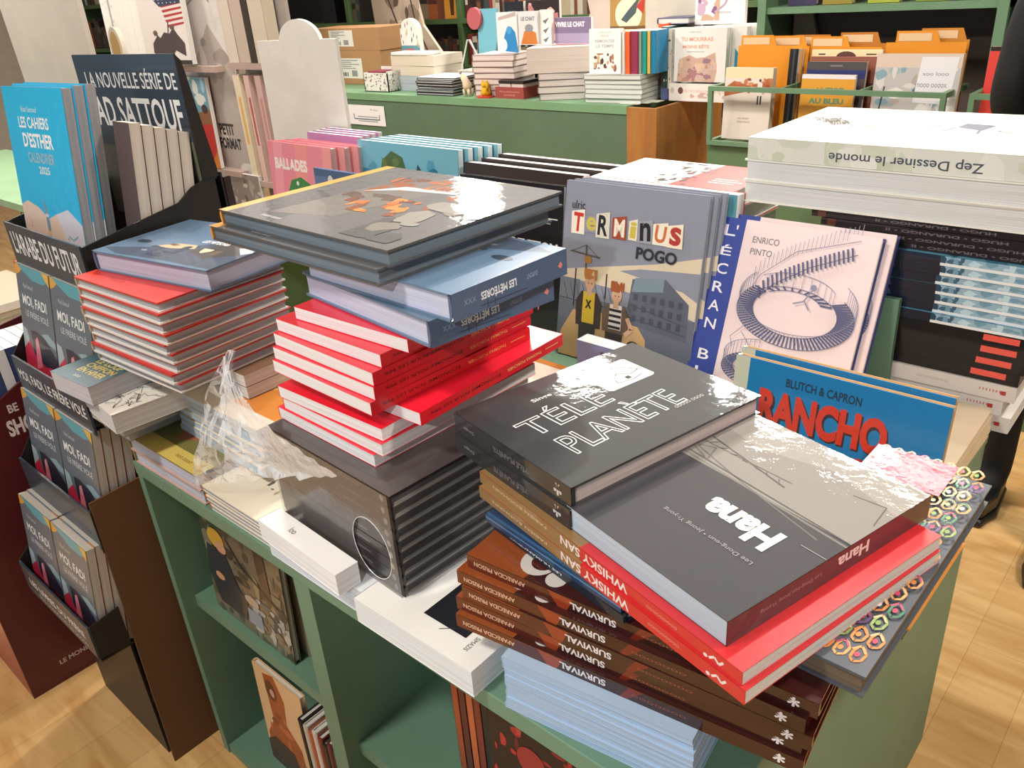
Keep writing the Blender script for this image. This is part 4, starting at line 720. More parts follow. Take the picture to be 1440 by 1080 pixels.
PU = [('r', (0, 0, 1, 1), '#c88cc0'), ('p', [(0.45, 0.80), (0.50, 0.90), (0.54, 0.84), (0.60, 0.93), (0.64, 0.84), (0.72, 0.92), (0.74, 0.83), (0.82, 0.86), (0.80, 0.72), (0.5, 0.7)], '#e2b0dc'), ('b', 3, 8, (0, 0, 1, 0.6), ['#b878b0', '#a868a4'], 0.1)]
M0 = stand(-0.876, 1.066, GT, -0.5, 5, 0.016)
b = book('paperback_book', 'mauve paperback with a spiky splash, front of four in back row', 'book', 0.262, 0.346, 0.016, M0, '#c88cc0', pages='#f0eeee', hard=False, front=PU, back='#b87ab0', group='mauve paperbacks')
for i in range(3): dup(b, Matrix.Translation((-0.002 * (i + 1), 0.026 * (i + 1), 0.0)) @ M0, ['second mauve paperback of the back row', 'third mauve paperback of the back row', 'rearmost mauve paperback of the back row'][i])
SE = [('r', (0, 0, 1, 1), '#3f93b0'), ('r', (0, 0.78, 1, 1), '#78bcd0'), ('b', 13, 26, (0, 0.2, 1, 0.9), ['#56a4be', '#2f7c9a', '#78b8cc'], 0.05), ('p', [(0.22, 0.67), (0.26, 0.86), (0.36, 0.94), (0.47, 0.90), (0.52, 0.76), (0.56, 0.62), (0.5, 0.5), (0.3, 0.52)], '#4f6a34'), ('b', 15, 10, (0.26, 0.6, 0.5, 0.9), ['#6a7f40', '#3f5a2c'], 0.05), ('p', [(0.56, 0.62), (0.62, 0.86), (0.70, 0.76), (0.74, 0.62), (0.66, 0.54)], '#3c4450'), ('p', [(0, 0.5), (0.1, 0.68), (0.28, 0.64), (0.5, 0.56), (0.56, 0.46), (0, 0.3)], '#b8a878'), ('p', [(0.72, 0.42), (0.82, 0.5), (0.9, 0.44), (0.8, 0.36)], '#dfe8ea'), ('b', 16, 14, (0.5, 0.0, 1, 0.4), ['#2f6a88', '#9cc8d4'], 0.04)]
M0 = stand(-0.565, 1.02, GT, -0.5, 5.5, 0.017)
b = book('hardcover_book', 'blue seascape album with green rock island, front of five', 'book', 0.412, 0.350, 0.0225, M0, '#78bcd0', pages='#e2f2f6', ov=0.0006, front=SE, spinec='#2c3a58', back='#34486c', rough=0.3, coat=0.3, group='blue seascape albums')
for i in range(4): dup(b, Matrix.Translation((0.012 * (i + 1), 0.0245 * (i + 1), 0.0)) @ M0, 'blue seascape album with dark board, %s behind the front one' % ['first', 'second', 'third', 'fourth'][i])
M0 = stand(-0.135, 1.02, GT, -0.4, 5.5, 0.030)
b = book('hardcover_book', 'dark brown landscape hardback with white pages, front of three', 'book', 0.382, 0.320, 0.034, M0, '#2e2624', pages='#f4f2f2', ov=0.0006, bt=0.005, front=[('r', (0, 0, 1, 1), '#3a302c'), ('l', [(0.72, 0.42), (0.95, 0.42)], 0.006, '#c9b8a8')], rough=0.35, group='dark brown landscape hardbacks')
for i in range(2): dup(b, Matrix.Translation((0.022 * (i + 1), 0.042 * (i + 1), 0.004 * (i + 1))) @ M0, ['middle dark brown landscape hardback of three', 'rearmost dark brown landscape hardback of three'][i])
# hardback with teal boards and red back behind the grey album
book('hardcover_book', 'hardback with pale teal edge and red back board behind the grey albums', 'book', 0.325, 0.353, 0.034, stand(0.375, 0.886, 0.7505, -0.3, 5, 0.034), '#5a9aa8', pages='#f4f6f6', ov=0.0008, back='#c9382c', spinec='#5a9aa8', coat=0.3)
# pile topped by white, black and red cover
RWB = [('r', (0, 0, 1, 1), '#e6e0d8'), ('p', [(0.55, 0), (0.62, 1), (1, 1), (1, 0)], '#cf4034'), ('b', 19, 40, (0.36, 0.1, 0.66, 0.95), ['#2c2426', '#4a3a3a', '#8a4a44'], 0.03), ('l', [(0.75, 0.3), (0.92, 0.3)], 0.012, '#e6e0d8'), ('l', [(0.75, 0.37), (0.95, 0.37)], 0.012, '#e6e0d8'), ('l', [(0.75, 0.44), (0.9, 0.44)], 0.012, '#e6e0d8')]
def mk(M, lab): return book('hardcover_book', lab, 'book', 0.34, 0.215, 0.0373, M, '#e6e0d8', pages='#e2dcd4', front=RWB, spinec='#cf4034', coat=0.3)
pile(9, 0.0375, GT, (0.31, 0.985, -1), mk, 'white and red hardback piled behind the grey albums, {} of nine', 'white and red hardbacks', 0.003, 1.0, 61)
# blank white header board
WB = mat('#e4e2dc', 0.5, kind='board'); m = MB()
m.prism([(-1.235, GT), (-0.800, GT), (-0.798, 1.358), (-0.868, 1.358)] + ellipse(-0.985, 1.345, 0.112, 0.072, 16, 8, 172) + [(-1.102, 1.356), (-1.225, 1.354)], 1.20, 1.212, WB, lambda x, z, y: (x, y, z))
tag(m.build('blank_sign'), 'blank white display board with rounded top behind the pink albums', 'sign')

# ================================================================ far left: floor tower, blank boards, side table
for i in range(9):
    c = ['#3c4a78', '#e2e4ea'][i % 2]
    book('paperback_book', '%s spine in the dark red floor display, %s from its front' % (['blue', 'white'][i % 2], ['first', 'second', 'third', 'fourth', 'fifth', 'sixth', 'seventh', 'eighth', 'last'][i]), 'book', 0.14, 0.185, 0.0225,
         Matrix.Translation((-0.520, -0.100 + 0.0232 * i, 0.6645)) @ Matrix(((-1, 0, 0, 0), (0, 0, 1, 0), (0, 1, 0, 0), (0, 0, 0, 1))), c, hard=False, group='striped books in the dark red display')
t = empty('side_table', Matrix.Translation((-3.1, 1.0, 0))); tag(t, 'pale green table at the far left behind the blue calendar', 'table')
I = Matrix.Translation((3.1, -1.0, 0))
m = MB(); m.box(-4.0, 0.66, 0.77, -2.12, 1.2, 0.80, mat('#a8d0a8', 0.5, kind='board'), I); m.build('tabletop', t)
for x, y in ((-3.98, 0.68), (-2.16, 0.68), (-3.98, 1.16), (-2.16, 1.16)):
    m = MB(); m.box(x, y, 0, x + 0.03, y + 0.03, 0.77, GREEN_D, I); m.build('leg', t)
for i in range(6):
    c = ['#3a3c34', '#c8d8b8', '#8a9a84', '#d8d8c8', '#9ab89a', '#e0d8c4'][i]
    book('magazine', '%s magazine, number %s up in the low heap at the far left edge' % (['dark', 'pale green', 'sage', 'cream', 'green', 'light cream'][i], ['one', 'two', 'three', 'four', 'five', 'six'][i]), 'magazine', 0.5, 0.34, 0.03, flat(-2.72 + 0.02 * i, 0.22 + 0.012 * i, 0.001 + i * 0.0305 + 0.30, 3 - 2 * (i % 2)), c, hard=False)
m = MB(); m.box(-2.95, 0.15, 0, -2.1, 0.62, 0.30, GREEN_D); tag(m.build('low_plinth', bevel=0.002), 'low green plinth under the heap of magazines at far left', 'plinth')
# big blank board behind the blue calendar
m = MB(); m.prism([(-2.87, 0.8005), (-2.14, 0.8005), (-2.13, 1.75), (-2.95, 1.75)], 1.58, 1.60, mat('#cdc6be', 0.55, kind='board'), lambda x, z, y: (x, y - 0.55, z))
tag(m.build('blank_sign'), 'large blank beige panel behind the blue calendar, upper left', 'panel')
# white floor tower with grey printed side
PW = mat('#dcd6d2', 0.5, kind='board'); PS = mat('#b8a098', 0.5, kind='board')
tw_ = empty('book_tower', Matrix.Translation((-1.9, 1.5, 0))); tag(tw_, 'white cardboard book tower with grey cat print and PETIT FORMAT lettering', 'display')
I = Matrix.Translation((1.9, -1.5, 0))
stl = lambda c: mat(c, 0.5)
m = MB(); m.box(-2.13, 1.36, 0, -1.66, 1.372, 1.9, PW, I)
GY = '#b4aaa4'; G2 = '#9c918b'
pa = [('p', [(0.30, 0.93), (0.5, 0.99), (0.62, 0.9), (0.5, 0.86)], G2), ('p', [(0.35, 0.66), (0.7, 0.74), (0.98, 0.66), (0.98, 0.42), (0.7, 0.30), (0.66, 0.40), (0.42, 0.44), (0.5, 0.55)], GY), ('b', 44, 30, (0.2, 0.34, 1, 0.95), [GY, G2, '#cfc8c2', '#d9d2cc'], 0.09), ('l', [(0.3, 0.8), (0.55, 0.84), (0.8, 0.78)], 0.02, G2), ('l', [(0.35, 0.77), (0.7, 0.80)], 0.012, G2), ('l', [(0.4, 0.86), (0.6, 0.92), (0.9, 0.9)], 0.012, G2),
      ('t', 'PETIT', 0.66, 0.530, 0.24, 0.024, '#3c3836', 0, 0.04), ('t', 'FORMAT', 0.68, 0.500, 0.34, 0.024, '#3c3836', 0, 0.04), ('l', ellipse(0.70, 0.295, 0.2, 0.035, 16, 0, 180), 0.01, '#8a827c'), ('e', (0.64, 0.305, 0.035, 0.008), '#8a827c'), ('e', (0.78, 0.312, 0.035, 0.008), '#8a827c'), ('l', [(0.5, 0.28), (0.9, 0.28)], 0.008, '#8a827c'), ('l', [(0.5, 0.295), (0.5, 0.25)], 0.008, '#8a827c'), ('l', [(0.9, 0.295), (0.9, 0.25)], 0.008, '#8a827c')]
art(m, pa, 0.47, 1.9, lambda x, z, l: (-2.13 + x + 1.9, 1.36 - l - 1.5, z), stl); m.build('printed_panel', tw_)
m = MB(); m.box(-1.659, 1.40, 0, -1.32, 1.415, 1.9, mat('#a49a94', 0.6, kind='board'), I); m.build('back_panel', tw_)
for z, x0, x1 in ((1.232, -1.98, -1.74), (0.826, -1.95, -1.72)):
    m = MB(); m.box(x0, 1.318, z, x1, 1.36, z + 0.022, PS, I); m.build('rail', tw_)
for z in (1.245, 0.80):
    m = MB(); m.box(-1.655, 1.33, z, -1.32, 1.40, z + 0.022, PS, I); m.build('rail', tw_)
m = MB(); m.box(-2.36, 1.352, 0, -2.131, 1.40, 1.262, PW, I); m.build('side_bin', tw_)
def up(name, label, cat, W, H, T, x, y, z, c, front, a=0, lean=2, group=None, pages=WHITEP, hard=False, back=None, spinec=None, **k):
    return book(name, label, cat, W, H, T, stand(x, y, z, a, lean, T), c, pages=pages, hard=hard, front=front, back=back, spinec=spinec, group=group, **k)
FL = [('r', (0, 0, 1, 1), '#e4deda'), ('p', [(0.30, 1.0), (0.98, 1.0), (0.96, 0.62), (0.70, 0.56)], '#e6dcd8')]
FL += [('p', [(0.52 + 0.02 * i, 0.84 - 0.07 * i), (0.98, 0.88 - 0.07 * i), (0.98, 0.85 - 0.07 * i), (0.54 + 0.02 * i, 0.805 - 0.07 * i)], '#b03a40') for i in range(5)]
FL += [('p', [(0.3, 1.0), (0.98, 1.0), (0.98, 0.86), (0.5, 0.82)], '#34405e')] + [('e', (0.42 + 0.09 * i, 0.96 - 0.045 * j, 0.012, 0.008), '#dcdce4') for i in range(6) for j in range(3)]
FL += [('p', [(0.62, 0.60), (0.64, 0.60), (0.58, 0.36), (0.56, 0.36)], '#3a3436'), ('p', [(0.18, 0.16), (0.2, 0.3), (0.34, 0.42), (0.40, 0.38), (0.5, 0.46), (0.62, 0.44), (0.72, 0.52), (0.80, 0.42), (0.92, 0.3), (0.9, 0.12), (0.7, 0.2), (0.55, 0.08), (0.4, 0.1)], '#4a4244'), ('e', (0.3, 0.45, 0.05, 0.04), '#6a5650'), ('e', (0.7, 0.53, 0.05, 0.04), '#6a5650'), ('r', (0.40, 0, 1, 0.06), '#3a3432')]
def half(it):
    k = it[0]
    if k == 'p': return (k, [(x, y * 0.5) for x, y in it[1]], it[2])
    if k == 'r' and it[1] != (0, 0, 1, 1): return (k, (it[1][0], it[1][1] * 0.5, it[1][2], it[1][3] * 0.5), it[2])
    if k == 'e': return (k, (it[1][0], it[1][1] * 0.5, it[1][2], it[1][3] * 0.5), it[2])
    return it
FL = [half(i_) for i_ in FL]
up('comic_album', 'album with flag and dark crowd of figures standing on the white tower', 'book', 0.36, 0.52, 0.02, -2.225, 1.30, 1.263, '#e4deda', FL)
for i in range(5):
    up('calendar', 'white calendar with dotted grid, %s from left on the white tower' % ['first', 'second', 'third', 'fourth', 'last'][i], 'calendar', 0.068 + (0.02 if i == 0 else 0), 0.52, 0.02, -2.600 + 0.069 * i, 1.315, 1.263 if i > 1 else 1.20, '#efece8', [('r', (0, 0, 1, 1), '#f0eeea')] + ([('e', (0.2 + 0.2 * a, 0.98 - 0.03 * b, 0.04, 0.004), '#8a8a92') for a in range(4) for b in range(16)] if i > 1 else [('b', 60 + i, 8, (0, 0, 1, 1), ['#c9d0d8', '#d8ccc8'], 0.12)]))
m = MB(); m.box(-2.65, 1.29, 0, -2.365, 1.40, 1.199, PW); tag(m.build('white_plinth'), 'white plinth under the dotted calendars at upper left', 'plinth')
BR = [('r', (0, 0, 1, 1), '#6a9ab0'), ('r', (0, 0, 1, 0.52), '#c0282c'), ('p', [(0, 0.56), (1, 0.66), (1, 0.5), (0, 0.46)], '#8a5a3c'), ('b', 33, 8, (0, 0.68, 1, 1), ['#9cc0cc', '#d8dcd8', '#4a86a4'], 0.14), ('p', [(0.6, 0), (1, 0.2), (1, 0)], '#d8782c'), ('e', (0.8, 0.66, 0.12, 0.05), '#3a2a26')]
up('comic_album', 'red and sky blue album slotted in the white tower under its upper rail', 'book', 0.20, 0.36, 0.018, -2.06, 1.318, 0.85, '#c0282c', BR, coat=0.4)
up('comic_album', 'dark teal album low on the white tower', 'book', 0.17, 0.20, 0.018, -2.02, 1.318, 0.62, '#2c4a54', [('r', (0, 0, 1, 1), '#8a8c88'), ('p', [(0.3, 0), (0.4, 0.7), (0.8, 0.8), (1, 0.5), (1, 0)], '#2c5260')])
up('comic_album', 'grey album with pale mask pattern low on the white tower', 'book', 0.24, 0.22, 0.018, -1.84, 1.318, 0.62, '#8a827c', [('r', (0, 0, 1, 1), '#8a827c'), ('b', 29, 30, (0, 0, 1, 1), ['#c3bcb4', '#a49c94', '#6a635e'], 0.09)])
for i, (c, w) in enumerate([('#e2d2b8', 0.045), ('#d8b8b0', 0.035), ('#c9a8a4', 0.04), ('#d8c8c0', 0.045)]):
    book('paperback_book', '%s spine, %s from left between the tower and the blank sign' % (['cream', 'pinkish', 'rosy', 'beige'][i], ['first', 'second', 'third', 'fourth'][i]), 'book', 0.05, 0.40, w, shelved(-1.652 + 0.075 * i, 1.335, 0.823, 0), c, hard=False, spine=[('r', (0, 0, 1, 1), c), ('r', (0.35, 0.3, 0.8, 0.7), ['#d8b06a', '#b05a5c', '#c08884', '#b8a89c'][i])], group='tall spines beside the white tower')
for i, c in enumerate(['#d6cabc', '#c3b2a4', '#3a3430', '#cfc2b0']):
    book('paperback_book', '%s tall book, %s from left on upper right shelf of the tower' % (['beige', 'tan', 'black', 'pale'][i], ['first', 'second', 'third', 'fourth'][i]), 'book', 0.05, 0.36, [0.07, 0.075, 0.04, 0.09][i], shelved(-1.65 + [0, 0.075, 0.152, 0.195][i], 1.335, 1.268, 0), c, hard=False, group='tall books on the tower upper shelf')
m = MB(); m.prism(ellipse(-2.10, 1.345, 0.05, 0.075, 20), 0, 0.02, mat('#efe8dc', 0.4), lambda x, z, y: (x, 1.12 + y, z)); m.prism(ellipse(-2.10, 1.345, 0.035, 0.058, 20), -0.001, 0, mat('#d8b478', 0.4), lambda x, z, y: (x, 1.12 + y, z))
m.prism([(-2.105, 0), (-2.095, 0), (-2.095, 1.28), (-2.105, 1.28)], 0.005, 0.015, mat('#efe8dc', 0.4), lambda x, z, y: (x, 1.12 + y, z))
tag(m.build('card_topper'), 'small yellow oval cardboard figure peeking over the navy header', 'figure')

# ================================================================ cash counter
CT = 0.9505
t = empty('sales_counter', Matrix.Translation((-2.0, 2.9, 0))); tag(t, 'long green sales counter with a brown wooden end, in the background', 'counter')
I = Matrix.Translation((2.0, -2.9, 0))
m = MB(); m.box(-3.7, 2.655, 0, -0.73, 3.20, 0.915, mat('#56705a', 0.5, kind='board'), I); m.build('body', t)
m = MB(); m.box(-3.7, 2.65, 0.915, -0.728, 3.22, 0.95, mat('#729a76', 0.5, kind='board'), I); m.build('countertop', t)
WD = wood('#85542a', '#b07a40', (5, 5, 0.7), 0.4)
m = MB(); m.box(-0.727, 2.65, 0, -0.575, 2.67, 0.945, WD, I); m.box(-0.595, 2.67, 0, -0.575, 3.22, 0.945, WD, I); m.build('end_panel', t)
m = MB(); m.box(-2.683, 2.6495, 0.775, -2.36, 2.6515, 0.885, mat('#dcdce0', 0.6))
art(m, [('t', 'A vous', 0.72, 0.8, 0.2, 0.12, '#55606a'), ('l', [(0.15, 0.55), (0.15, 0.3), (0.85, 0.3), (0.85, 0.55)], 0.02, '#55606a'), ('l', [(0.25, 0.42), (0.8, 0.42)], 0.015, '#7a828a'), ('l', [(0.25, 0.2), (0.8, 0.2)], 0.015, '#7a828a')], 0.323, 0.11, lambda x, z, l: (-2.683 + x, 2.6495 - l, 0.775 + z), stl)
tag(m.build('paper_notice'), 'white paper notice taped to the front of the green counter', 'notice')
# cartons
CB = mat('#a87f58', 0.75, kind='board'); LB = mat('#d6d4cc', 0.6)
for lab, x0, x1, z0, z1, lx0, lx1, lz0, lz1 in (('brown carton with white label, lower of two on the counter', -3.30, -2.69, CT, 1.146, -3.143, -2.874, 0.985, 1.102), ('brown carton with white label, upper of two on the counter', -3.36, -2.683, 1.147, 1.275, -3.16, -2.928, 1.17, 1.262)):
    o = empty('carton', Matrix.Translation((x0, 2.95, z0))); tag(o, lab, 'box', 'cartons on the counter')
    m = MB(); m.box(0, 0, 0, x1 - x0, 0.25, z1 - z0, CB); m.build('carton_body', o, bevel=0.002)
    m = MB(); m.box(lx0 - x0, -0.0008, lz0 - z0, lx1 - x0, -0.0002, lz1 - z0, LB)
    rr = random.Random(int(z0 * 100))
    art(m, [('r', (0.08 + 0.05 * i, 0.1, 0.10 + 0.05 * i + 0.01 * (i % 3), 0.3), '#3a3a3a') for i in range(8)] + [('l', [(0.1, 0.5 + 0.1 * j), (0.3 + 0.6 * rr.random(), 0.5 + 0.1 * j)], 0.02, '#8a8c8e') for j in range(5)] + [('r', (0.6, 0.1, 0.8, 0.4), '#8a8c8a')], lx1 - lx0, lz1 - lz0, lambda x, z, l: (lx0 - x0 + x, -0.0008 - l, lz0 - z0 + z), stl); m.build('shipping_label', o)
# floral pencil box, pouch and case
FW = mat('#dcdad6', 0.5)
def dots(seed, n): 
    r_ = random.Random(seed); return [('e', (r_.uniform(0.04, 0.96), r_.uniform(0.05, 0.95), 0.022, 0.035, 6), r_.choice(['#3a3a42', '#8a4a44', '#4a5a6a', '#b8a060', '#34343a'])) for _ in range(n)]
o = empty('pencil_box', Matrix.Translation((-2.59, 2.72, CT))); tag(o, 'open white flower-patterned box with purple content on the counter', 'box')
m = MB()
for b_ in ((0, 0, 0, 0.21, 0.006, 0.10), (0, 0.14, 0, 0.21, 0.146, 0.12), (0, 0, 0, 0.006, 0.146, 0.10), (0.204, 0, 0, 0.21, 0.146, 0.11), (0, 0, 0, 0.21, 0.146, 0.004)): m.box(*b_, FW)
art(m, dots(3, 60), 0.21, 0.10, lambda x, z, l: (x, -l, z), stl); art(m, dots(4, 45), 0.146, 0.10, lambda x, z, l: (0.21 + l, x, z), stl); m.build('box_body', o)
m = MB(); m.box(0.02, 0.02, 0.085, 0.15, 0.12, 0.106, mat('#7a2c44', 0.6)); m.build('content', o)
o = empty('pencil_case', Matrix.Translation((-2.49, 2.95, CT))); tag(o, 'tall rounded flower-patterned case standing behind the flower box', 'case')
m = MB(); m.prism([(0, 0), (0.155, 0), (0.155, 0.28)] + ellipse(0.0775, 0.29, 0.0775, 0.075, 12, 0, 180) + [(0, 0.28)], 0, 0.03, FW, lambda x, z, y: (x, y, z)); art(m, dots(5, 46), 0.155, 0.36, lambda x, z, l: (x, -l, z), stl)
art(m, [('r', (0, 0.50, 1, 0.62), '#5f8fa0'), ('r', (0.2, 0.51, 0.7, 0.57), '#c0605c')], 0.155, 0.36, lambda x, z, l: (x, -0.0008 - l, z), stl); m.build('case_body', o)
def stackbox(name, lab, cat, n, x, y, z, W, D, T, c, pg, group, spine=None, a=0, jit=0.004, seed=1, hard=False, front=(), bt=None):
    def mk(M, l): return book(name, l, cat, W, D, T, M, c, pages=pg, hard=hard, front=front, bt=bt, ov=0.001)
    return pile(n, T * 1.012, z, lambda i: (x, y, a), mk, lab, group, jit, 1.5, seed)
stackbox('paperback_book', 'grey-blue book under the cream books on counter, {} of two', 'book', 2, -2.44, 2.80, CT, 0.30, 0.2, 0.038, '#8a98a4', '#aab4bc', 'grey-blue books on counter', seed=2)
stackbox('paperback_book', 'thick cream book in the counter pile by the flower box, {} of two', 'book', 2, -2.45, 2.82, 1.0278, 0.36, 0.22, 0.052, '#e0d0b8', '#d9cdbc', 'cream books on counter', seed=3)
m = MB(); m.box(-2.44, 2.815, 1.1335, -2.14, 2.93, 1.150, FW); art(m, dots(9, 40), 0.3, 0.115, lambda x, y, l: (-2.44 + x, 2.815 + y, 1.150 + l), stl); tag(m.build('pouch', bevel=0.005), 'flat flower-patterned pouch lying on the cream books on counter', 'pouch')
stackbox('notebook', 'dark covered notebook in low pile mid counter, {} of six', 'book', 6, -2.11, 2.69, CT, 0.28, 0.2, 0.0145, '#2a2c30', '#cfd0cf', 'dark notebooks', seed=4, hard=True, bt=0.005, front=[('r', (0, 0, 1, 1), '#dfe6ec')])
stackbox('notebook', 'pale notebook heaped behind the dark notebooks, {} of four', 'book', 4, -2.02, 2.92, CT, 0.34, 0.2, 0.024, '#d8d4ce', '#c9c4bc', 'pale notebooks', seed=14)
stackbox('paperback_book', 'white paperback in the pile behind the gold cat, {} of seven', 'book', 7, -1.71, 2.72, CT, 0.25, 0.2, 0.0278, '#8a6a68', '#e0d4d0', 'white paperbacks behind the gold cat', seed=5, a=8, hard=True, front=[('r', (0, 0, 1, 1), '#d8c4c0')])
stackbox('paperback_book', 'thick white paperback low in the biggest counter pile, {} of four', 'book', 4, -1.25, 2.68, CT, 0.27, 0.23, 0.030, '#6a625e', '#d6ccca', 'thick white paperbacks, lower', seed=6, a=28, hard=True, bt=0.002)
stackbox('paperback_book', 'thick white paperback high in the biggest counter pile, {} of two', 'book', 2, -1.29, 2.66, 1.0725, 0.32, 0.25, 0.055, '#e6ded8', '#d3c6c0', 'thick white paperbacks, upper', seed=7, a=26, front=[('r', (0, 0, 1, 1), '#e6dfda'), ('r', (0.3, 0.3, 0.9, 0.8), '#d8a8ac')])
stackbox('paperback_book', 'white book in the pile right of the biggest one, {} of six', 'book', 6, -0.985, 2.69, CT, 0.29, 0.24, 0.0198, '#8a9290', '#dadedb', 'white books under the colourful spines', seed=8, a=6, hard=True, bt=0.0018, front=[('r', (0, 0, 1, 1), '#d8dcda')])
# books standing on that pile
up('paperback_book', 'white comic with brown figures standing at left of colourful spines', 'book', 0.17, 0.185, 0.02, -0.972, 2.715, 1.072, '#e9e6e4', [('r', (0, 0, 1, 1), '#e9e6e4'), ('t', 'CHRONIQUES', 0.5, 0.92, 0.4, 0.03, '#7a6a64'), ('t', 'POUR', 0.5, 0.84, 0.24, 0.04, '#b06a60'), ('t', 'REMONTER', 0.5, 0.73, 0.62, 0.07, '#9aa4b0', 0, 0.02), ('t', 'LE TEMPS', 0.5, 0.62, 0.55, 0.07, '#9aa4b0', 0, 0.02), ('b', 62, 26, (0.14, 0.05, 0.88, 0.46), ['#6a4434', '#a87a5c', '#3a3436', '#c9a080', '#8a5a48'], 0.07)])
for i, (c, w, n) in enumerate([('#e0e0dc', 0.012, 'white'), ('#e2602a', 0.022, 'orange'), ('#8a2c4c', 0.038, 'plum'), ('#8fa09a', 0.012, 'grey'), ('#1f8f86', 0.022, 'teal'), ('#d8b85c', 0.014, 'yellow'), ('#1878a4', 0.026, 'blue')]):
    x = -0.80 + sum([0.012, 0.022, 0.038, 0.012, 0.022, 0.014, 0.026][:i]) + 0.0006 * i
    book('paperback_book', n + ' spine in the colourful row on the counter', 'book', 0.13, 0.172, w, shelved(x, 2.725 + 0.006 * i, 1.072, 0), c, hard=False, rough=0.3, coat=0.3, group='colourful spines on the counter')
for i, (c, w, h, z, n) in enumerate([('#d8502c', 0.040, 0.31, CT, 'orange-red'), ('#2c4a48', 0.034, 0.30, CT, 'dark green'), ('#d8cfc0', 0.018, 0.29, CT, 'cream'), ('#a8a49c', 0.036, 0.29, CT, 'grey')]):
    x = -0.727 + sum([0.040, 0.034, 0.018, 0.036][:i]) + 0.0006 * i
    book('hardcover_book', 'tall ' + n + ' spine right of the colourful row', 'book', 0.16, h, w, shelved(x, 2.86 if i else 2.9, z, 0), c, hard=False, spine=[('r', (0, 0, 1, 1), c), ('r', (0.0, 0, 0.16, 1), ['#9ab89a', '#5a6a9a', '#6a4a7a', '#c8402c'][i]), ('b', 80 + i, 5, (0.2, 0, 0.9, 1), ['#e8d8c0', '#6a5a50'], 0.02)], rough=0.3, coat=0.2, group='tall spines on the counter')
TMO = [('r', (0, 0, 1, 1), '#e6e2e0'), ('t', 'TU MOURRAS', 0.44, 0.79, 0.62, 0.075, '#d89a86', 0, 0.03), ('t', 'MOINS BÊTE', 0.42, 0.66, 0.52, 0.075, '#d89a86', 0, 0.03), ('t', 'oooooooo', 0.42, 0.56, 0.34, 0.02, '#6a6462'), ('t', 'oooo ooo', 0.4, 0.92, 0.22, 0.02, '#6a6462'), ('p', [(0.06, 0.0), (0.1, 0.42), (0.3, 0.5), (0.44, 0.44), (0.6, 0.46), (0.8, 0.55), (0.84, 0.2), (0.8, 0)], '#c9a898'), ('b', 90, 26, (0.08, 0, 0.84, 0.44), ['#b88a78', '#d8b8a4', '#a87a80', '#c9b0a8', '#9a7a88'], 0.08)]
for i in range(4):
    up('hardcover_book', ['big white book with pink lettering at the right of the counter, front one', 'white book behind the pink-lettered one, teal splash visible', 'third big white book behind the pink lettering', 'rearmost big white book in the row before the yellow folders'][i], 'book', 0.245, 0.215, 0.042, -0.612 + 0.062 * i, 2.845 + 0.052 * i, 1.0295, '#e6e2e0', TMO if i == 0 else [('r', (0, 0, 1, 1), '#e2dedc'), ('p', [(0.8, 0), (0.8, 0.6), (0.95, 0.4), (1, 0)], '#2a8aa4')], hard=True, lean=1, group='big white books on the counter')
up('hardcover_book', 'thick white box-like book lying flat under the big white books', 'book', 0.32, 0.072, 0.26, -0.632, 2.84, CT, '#e6e2de', [('r', (0, 0, 1, 1), '#e6e2de'), ('t', 'TU MOURRAS MOINS BÊTE', 0.54, 0.6, 0.62, 0.2, '#d8a090'), ('e', (0.18, 0.6, 0.04, 0.2), '#6a4a44'), ('e', (0.05, 0.6, 0.03, 0.18), '#c9b8b0'), ('b', 91, 8, (0.3, 0.2, 0.9, 0.5), ['#d8b0a4', '#c9a8a0'], 0.04)], lean=0)
# gold cat and red box
o = empty('cat_figurine', Matrix.Translation((-1.62, 2.69, CT))); tag(o, 'small shiny gold cat figurine on a red base at the counter edge', 'figurine')
GOLD = mat('#d8a820', 0.2, 0.6); m = MB()
m.tube([(0, 0.02, 0.008), (0, 0.02, 0.02), (0, 0.02, 0.042), (0, 0.02, 0.052)], [0.020, 0.027, 0.022, 0.012], GOLD, 14); m.tube([(0, 0.018, 0.046), (0, 0.018, 0.054), (0, 0.018, 0.066), (0, 0.018, 0.074)], [0.012, 0.021, 0.021, 0.010], GOLD, 14)
for s in (-1, 1): m.tube([(s * 0.013, 0.018, 0.068), (s * 0.017, 0.018, 0.084)], [0.007, 0.001], GOLD, 8)
m.tube([(0.02, 0.01, 0.035), (0.028, 0.004, 0.055), (0.027, 0.002, 0.072)], [0.007, 0.007, 0.006], GOLD, 8); m.build('cat_body', o, smooth=True)
m = MB(); m.prism(ellipse(0, 0.015, 0.05, 0.035, 20), 0, 0.009, mat('#c8402c', 0.35, 0.3)); m.build('base', o)
o = empty('box_set', Matrix.Translation((-1.545, 2.70, CT))); tag(o, 'low red box holding books beside the gold cat', 'box')
m = MB(); m.box(0, 0, 0, 0.185, 0.14, 0.052, mat('#9a4440', 0.5)); art(m, [('t', 'ooooooooo', 0.5, 0.6, 0.7, 0.12, '#d89a90'), ('t', 'oooo', 0.5, 0.3, 0.4, 0.14, '#d89a90')], 0.185, 0.052, lambda x, z, l: (x, -l, z), stl); m.build('box_body', o)
for i in range(2):
    m = MB(); m.box(0.02 + 0.082 * i, 0.01, 0.0525, 0.095 + 0.082 * i, 0.13, 0.068, mat('#c6bcb8', 0.7)); m.box(0.018 + 0.082 * i, 0.008, 0.0682, 0.097 + 0.082 * i, 0.132, 0.082, mat('#2a2224', 0.4)); m.build('booklet', o)
